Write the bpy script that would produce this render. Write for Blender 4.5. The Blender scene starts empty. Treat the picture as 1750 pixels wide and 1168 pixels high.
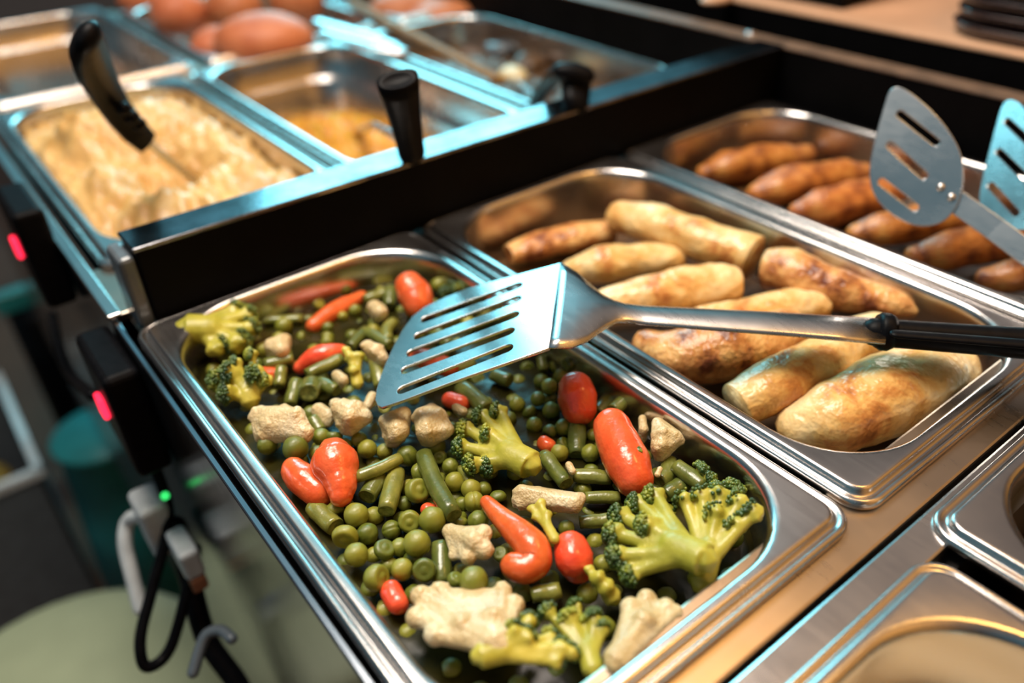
import bpy, bmesh, math, random
from mathutils import Vector, Matrix, noise

random.seed(7)
scn = bpy.context.scene
col = scn.collection

# ------------------------------------------------------------------ camera
F_PX = 1393.97
CX, CY = 875.0, 584.0
CAM = Vector((0.0, 0.0, 0.2355))          # metres; z = 0 is the top of the food pans' rims
AX = Vector((0.78887901, 0.37397413, -0.487661))      # rows: world X, Y, Z seen in camera axes
AY = Vector((-0.61350435, 0.43300616, -0.66039237))
AZ = Vector((-0.03580945, 0.82015183, 0.57102423))
R = Matrix((AX, AY, AZ))
cam_d = bpy.data.cameras.new('camera')
cam = bpy.data.objects.new('camera', cam_d)
col.objects.link(cam)
cam.matrix_world = Matrix.Translation(CAM) @ R.to_4x4()
cam_d.sensor_width = 36.0
cam_d.lens = 36.0 * F_PX / 1750.0
cam_d.clip_start = 0.01
cam_d.dof.use_dof = True
cam_d.dof.focus_distance = 0.345
cam_d.dof.aperture_fstop = 3.6
scn.camera = cam

scn.view_settings.view_transform = 'Standard'
scn.view_settings.look = 'None'
scn.view_settings.gamma = 1.0
scn.view_settings.use_curve_mapping = False
scn.view_settings.exposure = 0.0

# ------------------------------------------------------------------ the room's light
def dirv(az, el):
    a, e = math.radians(az), math.radians(el)
    return Vector((math.sin(a) * math.cos(e), math.cos(a) * math.cos(e), math.sin(e)))

world = bpy.data.worlds.new('room_light')
scn.world = world
world.use_nodes = True
wn, wl = world.node_tree.nodes, world.node_tree.links
wn.clear()
w_out = wn.new('ShaderNodeOutputWorld')
w_bg = wn.new('ShaderNodeBackground')
wl.new(w_bg.outputs[0], w_out.inputs[0])
w_tc = wn.new('ShaderNodeTexCoord')
acc = None
# (azimuth, elevation, inner angle, outer angle, colour)
BLOBS = [
    (0, 90, 20, 75, (0.10, 0.090, 0.086)),        # pale ceiling
    (70, 48, 8, 26, (0.13, 0.112, 0.105)),        # brighter patch of ceiling on the right
    (27, 22, 14, 32, (0.09, 0.38, 0.49)),        # cool daylight around the window
    (150, 12, 25, 60, (0.48, 0.22, 0.04)),       # warm wooden room behind the guests' side
    (148, 46, 8, 26, (0.66, 0.29, 0.04)),      # the same lamps seen from the pans' far edges
    (98, 66, 6, 20, (0.60, 0.28, 0.04)),         # warm heat lamps further along
    (-85, 30, 20, 60, (0.012, 0.115, 0.165)),
    (14, 43, 6, 18, (0.10, 0.36, 0.44)),       # cyan patch added so the left pan rim reflects it
]
for az, el, a0, a1, c in BLOBS:
    d = dirv(az, el)
    dot = wn.new('ShaderNodeVectorMath'); dot.operation = 'DOT_PRODUCT'
    wl.new(w_tc.outputs['Generated'], dot.inputs[0]); dot.inputs[1].default_value = d
    mr = wn.new('ShaderNodeMapRange'); mr.interpolation_type = 'SMOOTHSTEP'
    mr.inputs[1].default_value = math.cos(math.radians(a1)); mr.inputs[2].default_value = math.cos(math.radians(a0))
    wl.new(dot.outputs['Value'], mr.inputs[0])
    sc = wn.new('ShaderNodeVectorMath'); sc.operation = 'SCALE'
    sc.inputs[0].default_value = c; wl.new(mr.outputs[0], sc.inputs['Scale'])
    if acc is None:
        ad = wn.new('ShaderNodeVectorMath'); ad.operation = 'ADD'
        ad.inputs[0].default_value = (0.036, 0.030, 0.027)
        wl.new(sc.outputs[0], ad.inputs[1]); acc = ad
    else:
        ad = wn.new('ShaderNodeVectorMath'); ad.operation = 'ADD'
        wl.new(acc.outputs[0], ad.inputs[0]); wl.new(sc.outputs[0], ad.inputs[1]); acc = ad
wl.new(acc.outputs[0], w_bg.inputs[0])
w_bg.inputs[1].default_value = 1.0

def area(name, pos, target, sx, sy, power, colr, spread=180):
    L = bpy.data.lights.new(name, 'AREA')
    L.shape = 'RECTANGLE'; L.size = sx; L.size_y = sy; L.energy = power; L.color = colr
    L.spread = math.radians(spread)
    o = bpy.data.objects.new(name, L); col.objects.link(o)
    o.location = pos
    o.rotation_euler = (Vector(target) - Vector(pos)).to_track_quat('-Z', 'Y').to_euler()
    return o

tgt = Vector((0.25, 0.35, 0.0))
area('window_daylight', tgt + dirv(28, 23) * 1.9, tgt, 0.80, 0.80, 21.0, (0.24, 0.84, 1.0))
area('ceiling_lamp', tgt + Vector((-0.14, 0.20, 1.12)), tgt + Vector((0, -.08, 0)), 0.46, 0.46, 19.0, (1.0, 0.90, 0.78))
area('top_fill', tgt + dirv(50, 72) * 1.1, tgt, 0.20, 0.20, 2.6, (1.0, 0.86, 0.76))  # added overhead fill, set high so flat steel does not mirror it
area('heat_lamp', (0.52, 0.03, 0.80), (0.3, 0.25, 0.0), 0.16, 0.16, 1.3, (1.0, 0.52, 0.13))

# ------------------------------------------------------------------ pixel of the photo -> point of the place
def ray(u, v):
    return R @ Vector(((u - CX) / F_PX, -(v - CY) / F_PX, -1.0))
def P(u, v, z):
    r = ray(u, v); t = (z - CAM.z) / r.z
    return CAM + r * t
def PP(u, v, p0, n):                      # point on the plane (p0, n)
    r = ray(u, v); t = (p0 - CAM).dot(n) / r.dot(n)
    return CAM + r * t
def depth(p):
    return -((R.transposed() @ (p - CAM)).z)
def M(px, p):                             # pixel size -> metres at p
    return px * depth(p) / F_PX

# ------------------------------------------------------------------ materials
def nmat(name):
    m = bpy.data.materials.new(name); m.use_nodes = True
    nt = m.node_tree; b = nt.nodes['Principled BSDF']
    return m, nt, nt.nodes, nt.links, b
def ramp(nt, fac, stops):
    r = nt.nodes.new('ShaderNodeValToRGB')
    el = r.color_ramp.elements
    while len(el) < len(stops): el.new(0.5)
    for e, (p, c) in zip(el, stops):
        e.position = p; e.color = (*c, 1)
    nt.links.new(fac, r.inputs[0])
    return r
def noise_n(nt, scale, detail=3, rough=.55, vec=None, dist=0.0):
    n = nt.nodes.new('ShaderNodeTexNoise')
    n.inputs['Scale'].default_value = scale; n.inputs['Detail'].default_value = detail
    n.inputs['Roughness'].default_value = rough; n.inputs['Distortion'].default_value = dist
    if vec is None:
        tc = nt.nodes.new('ShaderNodeTexCoord'); vec = tc.outputs['Object']
    nt.links.new(vec, n.inputs['Vector'])
    return n
def bump(nt, b, height, strength, dist=.001):
    bp = nt.nodes.new('ShaderNodeBump')
    bp.inputs['Strength'].default_value = strength; bp.inputs['Distance'].default_value = dist
    nt.links.new(height, bp.inputs['Height']); nt.links.new(bp.outputs[0], b.inputs['Normal'])
    return bp
def food(name, stops, scale=200, rough=.35, bs=.3, bscale=600, bdist=.0008, sss=.15, srad=(1, .6, .3), sscale=.004, coat=.25, vary=.0, detail=3, dist=0.0):
    m, nt, N, L, b = nmat(name)
    n = noise_n(nt, scale, detail, dist=dist)
    r = ramp(nt, n.outputs['Fac'], stops)
    out = r.outputs[0]
    if vary:
        oi = N.new('ShaderNodeObjectInfo')
        hs = N.new('ShaderNodeHueSaturation')
        mr = N.new('ShaderNodeMapRange'); mr.inputs[3].default_value = 1 - vary; mr.inputs[4].default_value = 1 + vary
        L.new(oi.outputs['Random'], mr.inputs[0]); L.new(mr.outputs[0], hs.inputs['Value'])
        mh = N.new('ShaderNodeMapRange'); mh.inputs[3].default_value = .5 + vary * .07; mh.inputs[4].default_value = .5 - vary * .07
        L.new(oi.outputs['Random'], mh.inputs[0]); L.new(mh.outputs[0], hs.inputs['Hue'])
        L.new(out, hs.inputs['Color']); out = hs.outputs[0]
    L.new(out, b.inputs['Base Color'])
    b.inputs['Roughness'].default_value = rough
    b.inputs['Subsurface Weight'].default_value = sss
    b.inputs['Subsurface Radius'].default_value = srad
    b.inputs['Subsurface Scale'].default_value = sscale
    b.inputs['Coat Weight'].default_value = coat
    b.inputs['Coat Roughness'].default_value = .12
    n2 = noise_n(nt, bscale, 2)
    bump(nt, b, n2.outputs['Fac'], bs, bdist)
    return m
def plain(name, c, rough=.4, metal=0.0, spec=.5, coat=0.0, noise_amt=.15, scale=60, bs=0.0, em=None):
    m, nt, N, L, b = nmat(name)
    n = noise_n(nt, scale, 3)
    lo = tuple(x * (1 - noise_amt) for x in c); hi = tuple(min(1, x * (1 + noise_amt)) for x in c)
    r = ramp(nt, n.outputs['Fac'], [(.3, lo), (.7, hi)])
    L.new(r.outputs[0], b.inputs['Base Color'])
    b.inputs['Roughness'].default_value = rough; b.inputs['Metallic'].default_value = metal
    b.inputs['Specular IOR Level'].default_value = spec; b.inputs['Coat Weight'].default_value = coat
    if bs: bump(nt, b, n.outputs['Fac'], bs)
    if em:
        b.inputs['Emission Color'].default_value = (*em[0], 1); b.inputs['Emission Strength'].default_value = em[1]
    return m
def steel(name, c=(.60, .565, .545), rough=.19, streak=1.0, bs=.008):
    m, nt, N, L, b = nmat(name)
    tc = N.new('ShaderNodeTexCoord')
    mp = N.new('ShaderNodeMapping'); mp.inputs['Scale'].default_value = (1.0, .07, 1.0)
    L.new(tc.outputs['Object'], mp.inputs[0])
    n = noise_n(nt, 420, 4, .6, mp.outputs[0])
    n2 = noise_n(nt, 14, 4, .6)
    ml = N.new('ShaderNodeMath'); ml.operation = 'MULTIPLY_ADD'
    L.new(n2.outputs['Fac'], ml.inputs[0]); ml.inputs[1].default_value = .22 * streak; ml.inputs[2].default_value = rough - .11 * streak
    ma = N.new('ShaderNodeMath'); ma.operation = 'MULTIPLY_ADD'
    L.new(n.outputs['Fac'], ma.inputs[0]); ma.inputs[1].default_value = .10 * streak
    L.new(ml.outputs[0], ma.inputs[2])
    L.new(ma.outputs[0], b.inputs['Roughness'])
    r = ramp(nt, n2.outputs['Fac'], [(.3, tuple(x * .88 for x in c)), (.7, c)])
    L.new(r.outputs[0], b.inputs['Base Color'])
    b.inputs['Metallic'].default_value = 1.0
    bump(nt, b, n.outputs['Fac'], bs, .0004)
    return m

MT = {}
MT['steel'] = steel('stainless_steel')
MT['steel_utensil'] = steel('utensil_steel', (.62, .61, .61), .22, 1.0, .012)
MT['steel_panel'] = steel('panel_steel', (.30, .32, .36), .16, .6, .006)
MT['steel_bar'] = steel('crossbar_steel', (.56, .47, .38), .26, .8, .008)
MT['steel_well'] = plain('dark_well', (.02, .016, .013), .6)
MT['black_board'] = plain('black_board', (.0022, .0020, .0022), .55, 0, .06, 0, .3, 30, .04)
MT['black_cap'] = plain('black_gloss_cap', (.17, .17, .185), .17, 1.0, .5, 0, .45, 60, .10)
MT['rail_cap'] = plain('brown_rail_cap', (.16, .095, .06), .35, 0, .6, .2, .3, 60, .05)
MT['plastic'] = plain('black_plastic', (.004, .004, .005), .42, 0, .07, .0, .3, 200, .06)
MT['pea'] = food('pea_skin', [(.3, (.150, .175, .016)), (.7, (.260, .270, .034))], 160, .28, .25, 500, .0006, .12, (1, .9, .3), .003, .35, .38)
MT['bean'] = food('bean_skin', [(.3, (.105, .125, .018)), (.7, (.215, .225, .042))], 130, .30, .3, 420, .0008, .08, (1, .9, .3), .003, .35, .30)
MT['bean_cut'] = food('bean_cut_flesh', [(.35, (.11, .13, .025)), (.65, (.27, .29, .07))], 420, .35, .4, 700, .0008, .1, (1, .9, .3), .003, .2, .15)
MT['carrot'] = food('carrot_flesh', [(.3, (.74, .075, .018)), (.7, (.88, .145, .045))], 90, .27, .55, 260, .0010, .22, (1, .35, .12), .005, .40, .10)
MT['cauliflower'] = food('cauliflower_flesh', [(.3, (.50, .36, .16)), (.52, (.68, .53, .29)), (.72, (.82, .72, .50))], 55, .36, .8, 620, .0012, .25, (1, .75, .45), .005, .30, .08)
MT['broccoli'] = food('broccoli_stalk_flesh', [(.3, (.33, .31, .024)), (.7, (.55, .49, .075))], 85, .42, .35, 300, .0008, .15, (1, .9, .3), .004, .10, .14)
MT['bud'] = food('broccoli_bud_green', [(.34, (.012, .050, .016)), (.52, (.07, .13, .016)), (.66, (.34, .36, .03))], 110, .40, .5, 900, .0006, .05, (1, .9, .3), .002, .30, .1)
MT['crepe'] = food('fried_crepe', [(.29, (.20, .055, .018)), (.37, (.54, .21, .052)), (.46, (.74, .43, .135)), (.60, (.85, .62, .30)), (.76, (.90, .76, .50))], 38, .34, .8, 150, .0022, .15, (1, .6, .3), .004, .15, .05, 5, .35)
MT['crepe_brown'] = food('browned_crepe', [(.36, (.16, .040, .016)), (.46, (.50, .20, .055)), (.60, (.74, .42, .15)), (.75, (.82, .58, .28))], 62, .34, .9, 210, .0022, .12, (1, .6, .3), .004, .2, .05, 5, .3)
MT['cutlet'] = food('fried_cutlet', [(.34, (.17, .038, .011)), (.52, (.50, .16, .030)), (.72, (.64, .29, .07))], 70, .42, .7, 350, .0014, .08, (1, .5, .3), .003, .25, .08, 5)
MT['mash'] = food('mashed_potato', [(.3, (.50, .27, .070)), (.7, (.70, .46, .18))], 30, .42, .5, 170, .0025, .2, (1, .75, .4), .006, .2)
MT['corn'] = food('yellow_salad', [(.3, (.55, .17, .010)), (.5, (.70, .33, .02)), (.72, (.45, .36, .03))], 90, .40, .7, 160, .003, .1, (1, .7, .3), .004, .3)
MT['roll'] = food('bread_roll_crust', [(.3, (.40, .105, .035)), (.7, (.56, .19, .075))], 25, .55, .2, 120, .001, .08, (1, .5, .3), .004, .0, .08)
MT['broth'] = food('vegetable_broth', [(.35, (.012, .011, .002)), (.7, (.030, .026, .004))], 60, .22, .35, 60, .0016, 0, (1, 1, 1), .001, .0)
MT['broth'].node_tree.nodes['Principled BSDF'].inputs['Specular IOR Level'].default_value = .22
MT['sauce'] = food('brown_sauce', [(.35, (.05, .025, .010)), (.7, (.12, .060, .022))], 40, .35, .4, 70, .003, 0, (1, 1, 1), .001, .0)
MT['soup'] = food('cream_soup', [(.35, (.62, .47, .26)), (.7, (.78, .64, .42))], 40, .25, .3, 70, .002, .2, (1, .8, .5), .006, .4)
MT['wood'] = plain('pale_wood', (.22, .125, .05), .6, 0, .2, 0, .25, 35, .05)
MT['tan'] = plain('tan_ledge_top', (.62, .36, .22), .45, 0, .4, .1, .15, 12)
MT['tray'] = plain('dark_brown_tray', (.035, .018, .018), .22, 0, .6, .4, .2, 40)
MT['teal'] = plain('teal_plastic', (.02, .22, .22), .4, 0, .5, 0, .2, 20)
MT['pale_green'] = plain('pale_green_plastic', (.42, .47, .30), .45, 0, .4, 0, .12, 8)
MT['white_plastic'] = plain('white_plastic', (.62, .66, .68), .35)
MT['grey_plastic'] = plain('grey_plastic', (.10, .12, .14), .3, 0, .5, .3)
MT['yellow_bag'] = plain('yellow_contents', (.30, .22, .05), .5)
MT['floor'] = plain('brown_floor', (.09, .045, .025), .5, 0, .4, 0, .5, 3)
MT['red_lamp'] = plain('red_pilot_lamp', (.5, .01, .02), .3, em=((1, .02, .06), 2.5))
MT['green_lamp'] = plain('green_pilot_lamp', (.02, .5, .1), .3, em=((.05, 1, .2), 1.0))
MT['amber_lamp'] = plain('amber_pilot_lamp', (.6, .3, .05), .3, em=((1, .55, .15), 2.2))

# ------------------------------------------------------------------ building helpers
def link(name, me, m=None, parent=None, loc=None, smooth=True):
    o = bpy.data.objects.new(name, me); col.objects.link(o)
    if m is not None:
        for x in (m if isinstance(m, (list, tuple)) else [m]): me.materials.append(x)
    if parent is not None: o.parent = parent
    if loc is not None: o.location = loc
    if smooth: me.shade_smooth()
    return o
def tag(o, label, cat, group=None, kind=None):
    if label: o['label'] = label
    if cat: o['category'] = cat
    if group: o['group'] = group
    if kind: o['kind'] = kind
    return o
def empty(name, loc, label, cat, group=None):
    o = bpy.data.objects.new(name, None); col.objects.link(o); o.location = loc
    o.empty_display_size = .01
    return tag(o, label, cat, group)
class MB:
    def __init__(s): s.v, s.f, s.m = [], [], []
    def add(s, vs, fs, mi=0):
        b = len(s.v); s.v += [Vector(x) for x in vs]; s.f += [tuple(i + b for i in f) for f in fs]; s.m += [mi] * len(fs)
    def box(s, x0, x1, y0, y1, z0, z1, mi=0):
        s.add([(x0, y0, z0), (x1, y0, z0), (x1, y1, z0), (x0, y1, z0), (x0, y0, z1), (x1, y0, z1), (x1, y1, z1), (x0, y1, z1)],
              [(0, 3, 2, 1), (4, 5, 6, 7), (0, 1, 5, 4), (1, 2, 6, 5), (2, 3, 7, 6), (3, 0, 4, 7)], mi)
    def sphere(s, c, r, sub=2, mi=0, sq=None):
        vs, fs = ico(sub)
        c = Vector(c)
        if sq: s.add([c + Vector((v.x * sq[0], v.y * sq[1], v.z * sq[2])) * r for v in vs], fs, mi)
        else: s.add([c + v * r for v in vs], fs, mi)
    def sweep(s, pts, rad, n=14, cap0='round', cap1='round', sq=1.0, up=None, mi=0, mi_cap=None, twist=0.0):
        pts = [Vector(p) for p in pts]
        if not isinstance(rad, (list, tuple)): rad = [rad] * len(pts)
        rad = list(rad)
        T = []
        for i in range(len(pts)):
            t = pts[min(i + 1, len(pts) - 1)] - pts[max(i - 1, 0)]
            T.append(t.normalized())
        P2, R2, T2 = [], [], []
        def rounds(i, sgn):
            out = []
            for k in (1, 2, 3):
                a = k * math.pi / 2 / 4
                out.append((pts[i] + T[i] * sgn * rad[i] * math.sin(a), rad[i] * math.cos(a), T[i]))
            return out
        if cap0 == 'round':
            for p, r, t in reversed(rounds(0, -1)): P2.append(p); R2.append(r); T2.append(t)
        for p, r, t in zip(pts, rad, T): P2.append(p); R2.append(r); T2.append(t)
        if cap1 == 'round':
            for p, r, t in rounds(len(pts) - 1, 1): P2.append(p); R2.append(r); T2.append(t)
        u = Vector(up) if up is not None else (Vector((0, 0, 1)) if abs(T2[0].z) < .9 else Vector((1, 0, 0)))
        vs = []; fs = []
        for i, (p, r, t) in enumerate(zip(P2, R2, T2)):
            sd = t.cross(u).normalized(); uu = sd.cross(t).normalized(); u = uu
            for k in range(n):
                a = 2 * math.pi * k / n + twist
                vs.append(p + sd * (math.cos(a) * r) + uu * (math.sin(a) * r * sq))
        m = len(P2)
        for i in range(m - 1):
            for k in range(n):
                a, b2 = i * n + k, i * n + (k + 1) % n
                fs.append((a, b2, b2 + n, a + n))
        base = len(s.v)
        s.add(vs, fs, mi)
        mc = mi if mi_cap is None else mi_cap
        def capf(i, c, t, sgn, kind):
            r = R2[i]; ring = [base + i * n + k for k in range(n)]
            if kind == 'round':
                s.v.append(P2[i] + t * sgn * r * .08); ci = len(s.v) - 1
                for k in range(n):
                    f = (ring[k], ring[(k + 1) % n], ci)
                    s.f.append(f if sgn > 0 else f[::-1]); s.m.append(mi)
            else:      # cut end with a slightly sunk middle
                inner = []
                for k in range(n):
                    s.v.append(P2[i] + (s.v[ring[k]] - P2[i]) * .72 - t * sgn * r * .10); inner.append(len(s.v) - 1)
                s.v.append(P2[i] - t * sgn * r * .22); ci = len(s.v) - 1
                for k in range(n):
                    f = (ring[k], ring[(k + 1) % n], inner[(k + 1) % n], inner[k])
                    s.f.append(f if sgn > 0 else f[::-1]); s.m.append(mc)
                    f = (inner[k], inner[(k + 1) % n], ci)
                    s.f.append(f if sgn > 0 else f[::-1]); s.m.append(mc)
        if cap0: capf(0, pts[0], T2[0], -1, cap0)
        if cap1: capf(m - 1, pts[-1], T2[-1], 1, cap1)
    def mesh(s, name, origin=None):
        me = bpy.data.meshes.new(name)
        o = Vector(origin) if origin is not None else Vector((0, 0, 0))
        me.from_pydata([tuple(v - o) for v in s.v], [], s.f)
        me.polygons.foreach_set('material_index', s.m)
        me.update()
        return me
    def build(s, name, m, parent=None, origin=None, smooth=True, bevel=0.0, label=None):
        me = s.mesh(name, origin)
        o = link(name, me, m, parent, origin if parent is None else (origin if origin is not None else None), smooth)
        if bevel:
            b = o.modifiers.new('bevel', 'BEVEL'); b.width = bevel; b.segments = 2; b.limit_method = 'ANGLE'; b.harden_normals = False
        if label: o['label'] = label
        return o
_ico = {}
def ico(sub):
    if sub not in _ico:
        bm = bmesh.new(); bmesh.ops.create_icosphere(bm, subdivisions=sub, radius=1.0)
        bm.verts.ensure_lookup_table()
        _ico[sub] = ([v.co.copy() for v in bm.verts], [tuple(v.index for v in f.verts) for f in bm.faces]); bm.free()
    return _ico[sub]
def wobble(me, amp, freq, seed=0.0, amp2=0.0, freq2=1.0):
    off = Vector((seed * 1.7, seed * 2.3, seed * .9))
    nr = [v.normal.copy() for v in me.vertices]
    for v, nn in zip(me.vertices, nr):
        d = noise.noise(v.co * freq + off) * amp
        if amp2: d += noise.noise(v.co * freq2 + off) * amp2
        v.co += nn * d
    me.update()
def remesh(o, vox, smooth=3):
    r = o.modifiers.new('remesh', 'REMESH'); r.mode = 'VOXEL'; r.voxel_size = vox; r.use_smooth_shade = True
    s = o.modifiers.new('smooth', 'SMOOTH'); s.iterations = smooth; s.factor = .5
def rrect(x0, x1, y0, y1, r, z, n=10, ns=4):
    out = []
    cs = [(x1 - r, y1 - r, 0), (x0 + r, y1 - r, 90), (x0 + r, y0 + r, 180), (x1 - r, y0 + r, 270)]
    for i, (cx, cy, a0) in enumerate(cs):
        arc = [(cx + r * math.cos(math.radians(a0 + 90 * k / n)), cy + r * math.sin(math.radians(a0 + 90 * k / n)), z) for k in range(n + 1)]
        out += arc
        nx, ny, na = cs[(i + 1) % 4]
        e = (nx + r * math.cos(math.radians(na)), ny + r * math.sin(math.radians(na)))
        for k in range(1, ns):
            t = k / ns
            out.append((arc[-1][0] + (e[0] - arc[-1][0]) * t, arc[-1][1] + (e[1] - arc[-1][1]) * t, z))
    return out
def rings_mesh(mb, rings, close_last=True, mi=0):
    n = len(rings[0]); vs = [p for r in rings for p in r]; fs = []
    for i in range(len(rings) - 1):
        for k in range(n):
            a, b = i * n + k, i * n + (k + 1) % n
            fs.append((a, b, b + n, a + n))
    if close_last:
        c = sum((Vector(p) for p in rings[-1]), Vector()) / n
        vs = vs + [tuple(c)]
        ci = len(vs) - 1; o = (len(rings) - 1) * n
        for k in range(n): fs.append((o + k, o + (k + 1) % n, ci))
    mb.add(vs, fs, mi)
# ------------------------------------------------------------------ floor
mb = MB(); mb.box(-2.5, 3.0, -1.5, 4.0, -.93, -.88)
tag(mb.build('floor', MT['floor'], smooth=False), None, None, kind='structure')

# ------------------------------------------------------------------ food pans
# (inset from the outer edge, height, rounding of the corner)
PROFILE = [(.0012, -.0058, .010), (.0002, -.0050, .0115), (0, -.0040, .012), (.0002, -.0026, .012), (.0008, -.0016, .0117), (.0017, -.0012, .011),
           (.0028, -.0017, .010), (.0037, -.0024, .0092), (.0046, -.0022, .0085), (.0052, -.0012, .008), (.0056, -.0002, .0076), (.0062, .0005, .007), (.0070, .0007, .0065), (.0076, .0007, .006),
           (.0090, .0007, .0425), (.0099, .0005, .0432), (.0107, -.0001, .0437), (.0114, -.0012, .044), (.0119, -.0028, .044), (.0122, -.0055, .044)]
def food_pan(x0, x1, y0, y1, depth_, label, group=None, rin=.044, z=0.0, step=None, name='food_pan'):
    prof = list(PROFILE)
    prof = [(d, zz, (r if r < .02 else r * rin / .044)) for d, zz, r in prof]
    if step:
        prof += [(.0135, -step, rin), (.0150, -step - .0015, rin), (.0185, -step - .0025, rin * .95), (.0195, -step - .004, rin * .95)]
    prof += [(.0165 + (.006 if step else 0), -depth_ + .012, rin * .95), (.0175 + (.006 if step else 0), -depth_ + .006, rin * .93), (.0205 + (.006 if step else 0), -depth_ + .002, rin * .88), (.0255 + (.006 if step else 0), -depth_, rin * .78)]
    org = Vector(((x0 + x1) / 2, (y0 + y1) / 2, z))
    hx, hy = (x1 - x0) / 2, (y1 - y0) / 2
    mb = MB()
    rings_mesh(mb, [rrect(-hx + d, hx - d, -hy + d, hy - d, r, zz, 12, 6) for d, zz, r in prof])
    o = link(name, mb.mesh(name), MT['steel'], None, org)
    return tag(o, label, 'food pan', group)
VEG = (.0545, .2315, .0945, .4165)
CRE = (.2345, .4110, .0945, .4175)
CUT = (.4145, .5905, .0950, .4175)
food_pan(*VEG, .065, 'steel food pan holding the mixed vegetables, corner pan at the counter edge')
food_pan(*CRE, .065, 'steel food pan holding the rolled crepes, between vegetables and cutlets')
food_pan(*CUT, .065, 'steel food pan holding the row of brown cutlets by the black rail')
food_pan(.0620, .2380, .5000, .8660, .065, 'steel food pan filled with mashed potato behind the black divider')
food_pan(.2440, .4205, .5000, .8660, .110, 'deep steel food pan with a little yellow salad left at the bottom', step=.030)
food_pan(.4285, .6050, .5000, .8660, .065, 'steel food pan with brown sauce beside the black side rail')
food_pan(.0650, .2640, .8850, 1.2600, .100, 'empty steel food pan in the far row behind the mashed potato', step=.03)
food_pan(.2720, .5000, .8850, 1.2100, .065, 'steel food pan heaped with brown rolls in the far row')
food_pan(.5080, .6050, .8850, 1.2100, .065, 'steel food pan with the second batch of rolls in the far row')
food_pan(.0600, .2365, -.2500, .0705, .060, 'steel food pan of cream soup in front of the crossbar', z=-.0005)
food_pan(.2455, .4220, -.2420, .0790, .080, 'steel food pan with dark stew in front of the crossbar, beside the cream soup')

def fill(name, m, x0, x1, y0, y1, z, r, label, cat, h=0.0, fx=30, fy=50, seed=1.0, kind=None, amp=.0, freq=60, heap=None, puffy=False):
    """surface of a food filling a pan, with the body reaching down under it"""
    mb = MB(); org = Vector(((x0 + x1) / 2, (y0 + y1) / 2, z)); hx, hy = (x1 - x0) / 2, (y1 - y0) / 2
    n = 26; rings = []
    rings.append(rrect(-hx + .004, hx - .004, -hy + .004, hy - .004, r - .003, -.02, 12, 34))
    for k in range(n):
        t = k / n
        rings.append(rrect(-hx * (1 - t), hx * (1 - t), -hy * (1 - t), hy * (1 - t), max(r * (1 - t), .0008), 0, 12, 34))
    vs = []
    for i, rg in enumerate(rings):
        o2 = []
        for x, y, zz in rg:
            if i > 0:
                zz = noise.noise(Vector((x, y, seed)) * freq) * amp + noise.noise(Vector((x, y, seed + 5)) * freq * 2.7) * amp * .5
                if puffy:
                    w1 = noise.noise_vector(Vector((x, y, seed)) * freq * .5) * .006
                    q = Vector((x + w1.x, y + w1.y, seed))
                    zz = amp * (1 - 2.2 * abs(noise.noise(q * freq))) + amp * .7 * (1 - 2 * abs(noise.noise(q * freq * 2.3)))
                if heap: zz += heap(x + org.x, y + org.y, i / n)
            o2.append((x, y, zz))
        vs.append(o2)
    rings_mesh(mb, vs)
    o = link(name, mb.mesh(name), m, None, org)
    return tag(o, label, cat, None, kind)

# ------------------------------------------------------------------ the buffet counter
cnt = empty('buffet_counter', (.33, .3, -.88), 'stainless steel buffet counter with a mirror-like left side holding all food pans', 'counter')
def cpart(name, boxes, m, bevel=.0, label=None):
    mb = MB()
    for b in boxes: mb.box(*b)
    o = mb.build(name, m, None, None, False, bevel, label)
    o.parent = cnt; o.matrix_parent_inverse = Matrix.Translation(-Vector(cnt.location))
    return o
cpart('side_panel', [(.050, .0535, -.30, 1.30, -.46, -.0075)], MT['steel_panel'], .0008)
cpart('edge_strip', [(.0485, .0560, .4420, 1.30, -.0065, -.0035)], MT['steel'], .0008)
# crossbar in front of the vegetables, its top leaning a little to the front
mb = MB()
mb.add([(.050, .0850, -.0080), (.62, .0850, -.0080), (.62, .1120, -.0045), (.050, .1120, -.0045),
        (.050, .0850, -.030), (.62, .0850, -.030), (.62, .1120, -.030), (.050, .1120, -.030)],
       [(0, 1, 2, 3), (7, 6, 5, 4), (0, 4, 5, 1), (1, 5, 6, 2), (2, 6, 7, 3), (3, 7, 4, 0)])
o = mb.build('crossbar', MT['steel_bar'], None, None, False, .0012)
o.parent = cnt; o.matrix_parent_inverse = Matrix.Translation(-Vector(cnt.location))
cpart('front_deck', [(.050, .62, .0675, .0818, -.012, -.0040)], MT['steel'], .0012)
cpart('rear_deck', [(.050, .607, .446, .510, -.012, -.0065), (.050, .607, .855, .897, -.012, -.0065), (.2300, .2500, .54, .87, -.013, -.0068),
                    (.4150, .4340, .54, .87, -.013, -.0068), (.258, .279, .88, 1.25, -.013, -.0068), (.494, .514, .88, 1.25, -.013, -.0068)], MT['steel_bar'], .0008)
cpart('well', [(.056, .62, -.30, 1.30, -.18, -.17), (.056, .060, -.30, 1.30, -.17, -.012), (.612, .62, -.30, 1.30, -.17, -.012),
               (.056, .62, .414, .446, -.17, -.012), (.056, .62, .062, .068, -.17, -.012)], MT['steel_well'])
cpart('channel', [(.634, .712, -.30, 1.40, -.05, -.03)], MT['black_board'])
cpart('leg', [(.055, .095, .40, .44, -.88, -.46)], MT['steel_panel'], .002)
cpart('leg', [(.055, .095, 1.25, 1.29, -.88, -.46)], MT['steel_panel'], .002)
cpart('leg', [(.57, .61, 1.22, 1.26, -.88, -.18)], MT['steel_panel'], .002)

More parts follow.
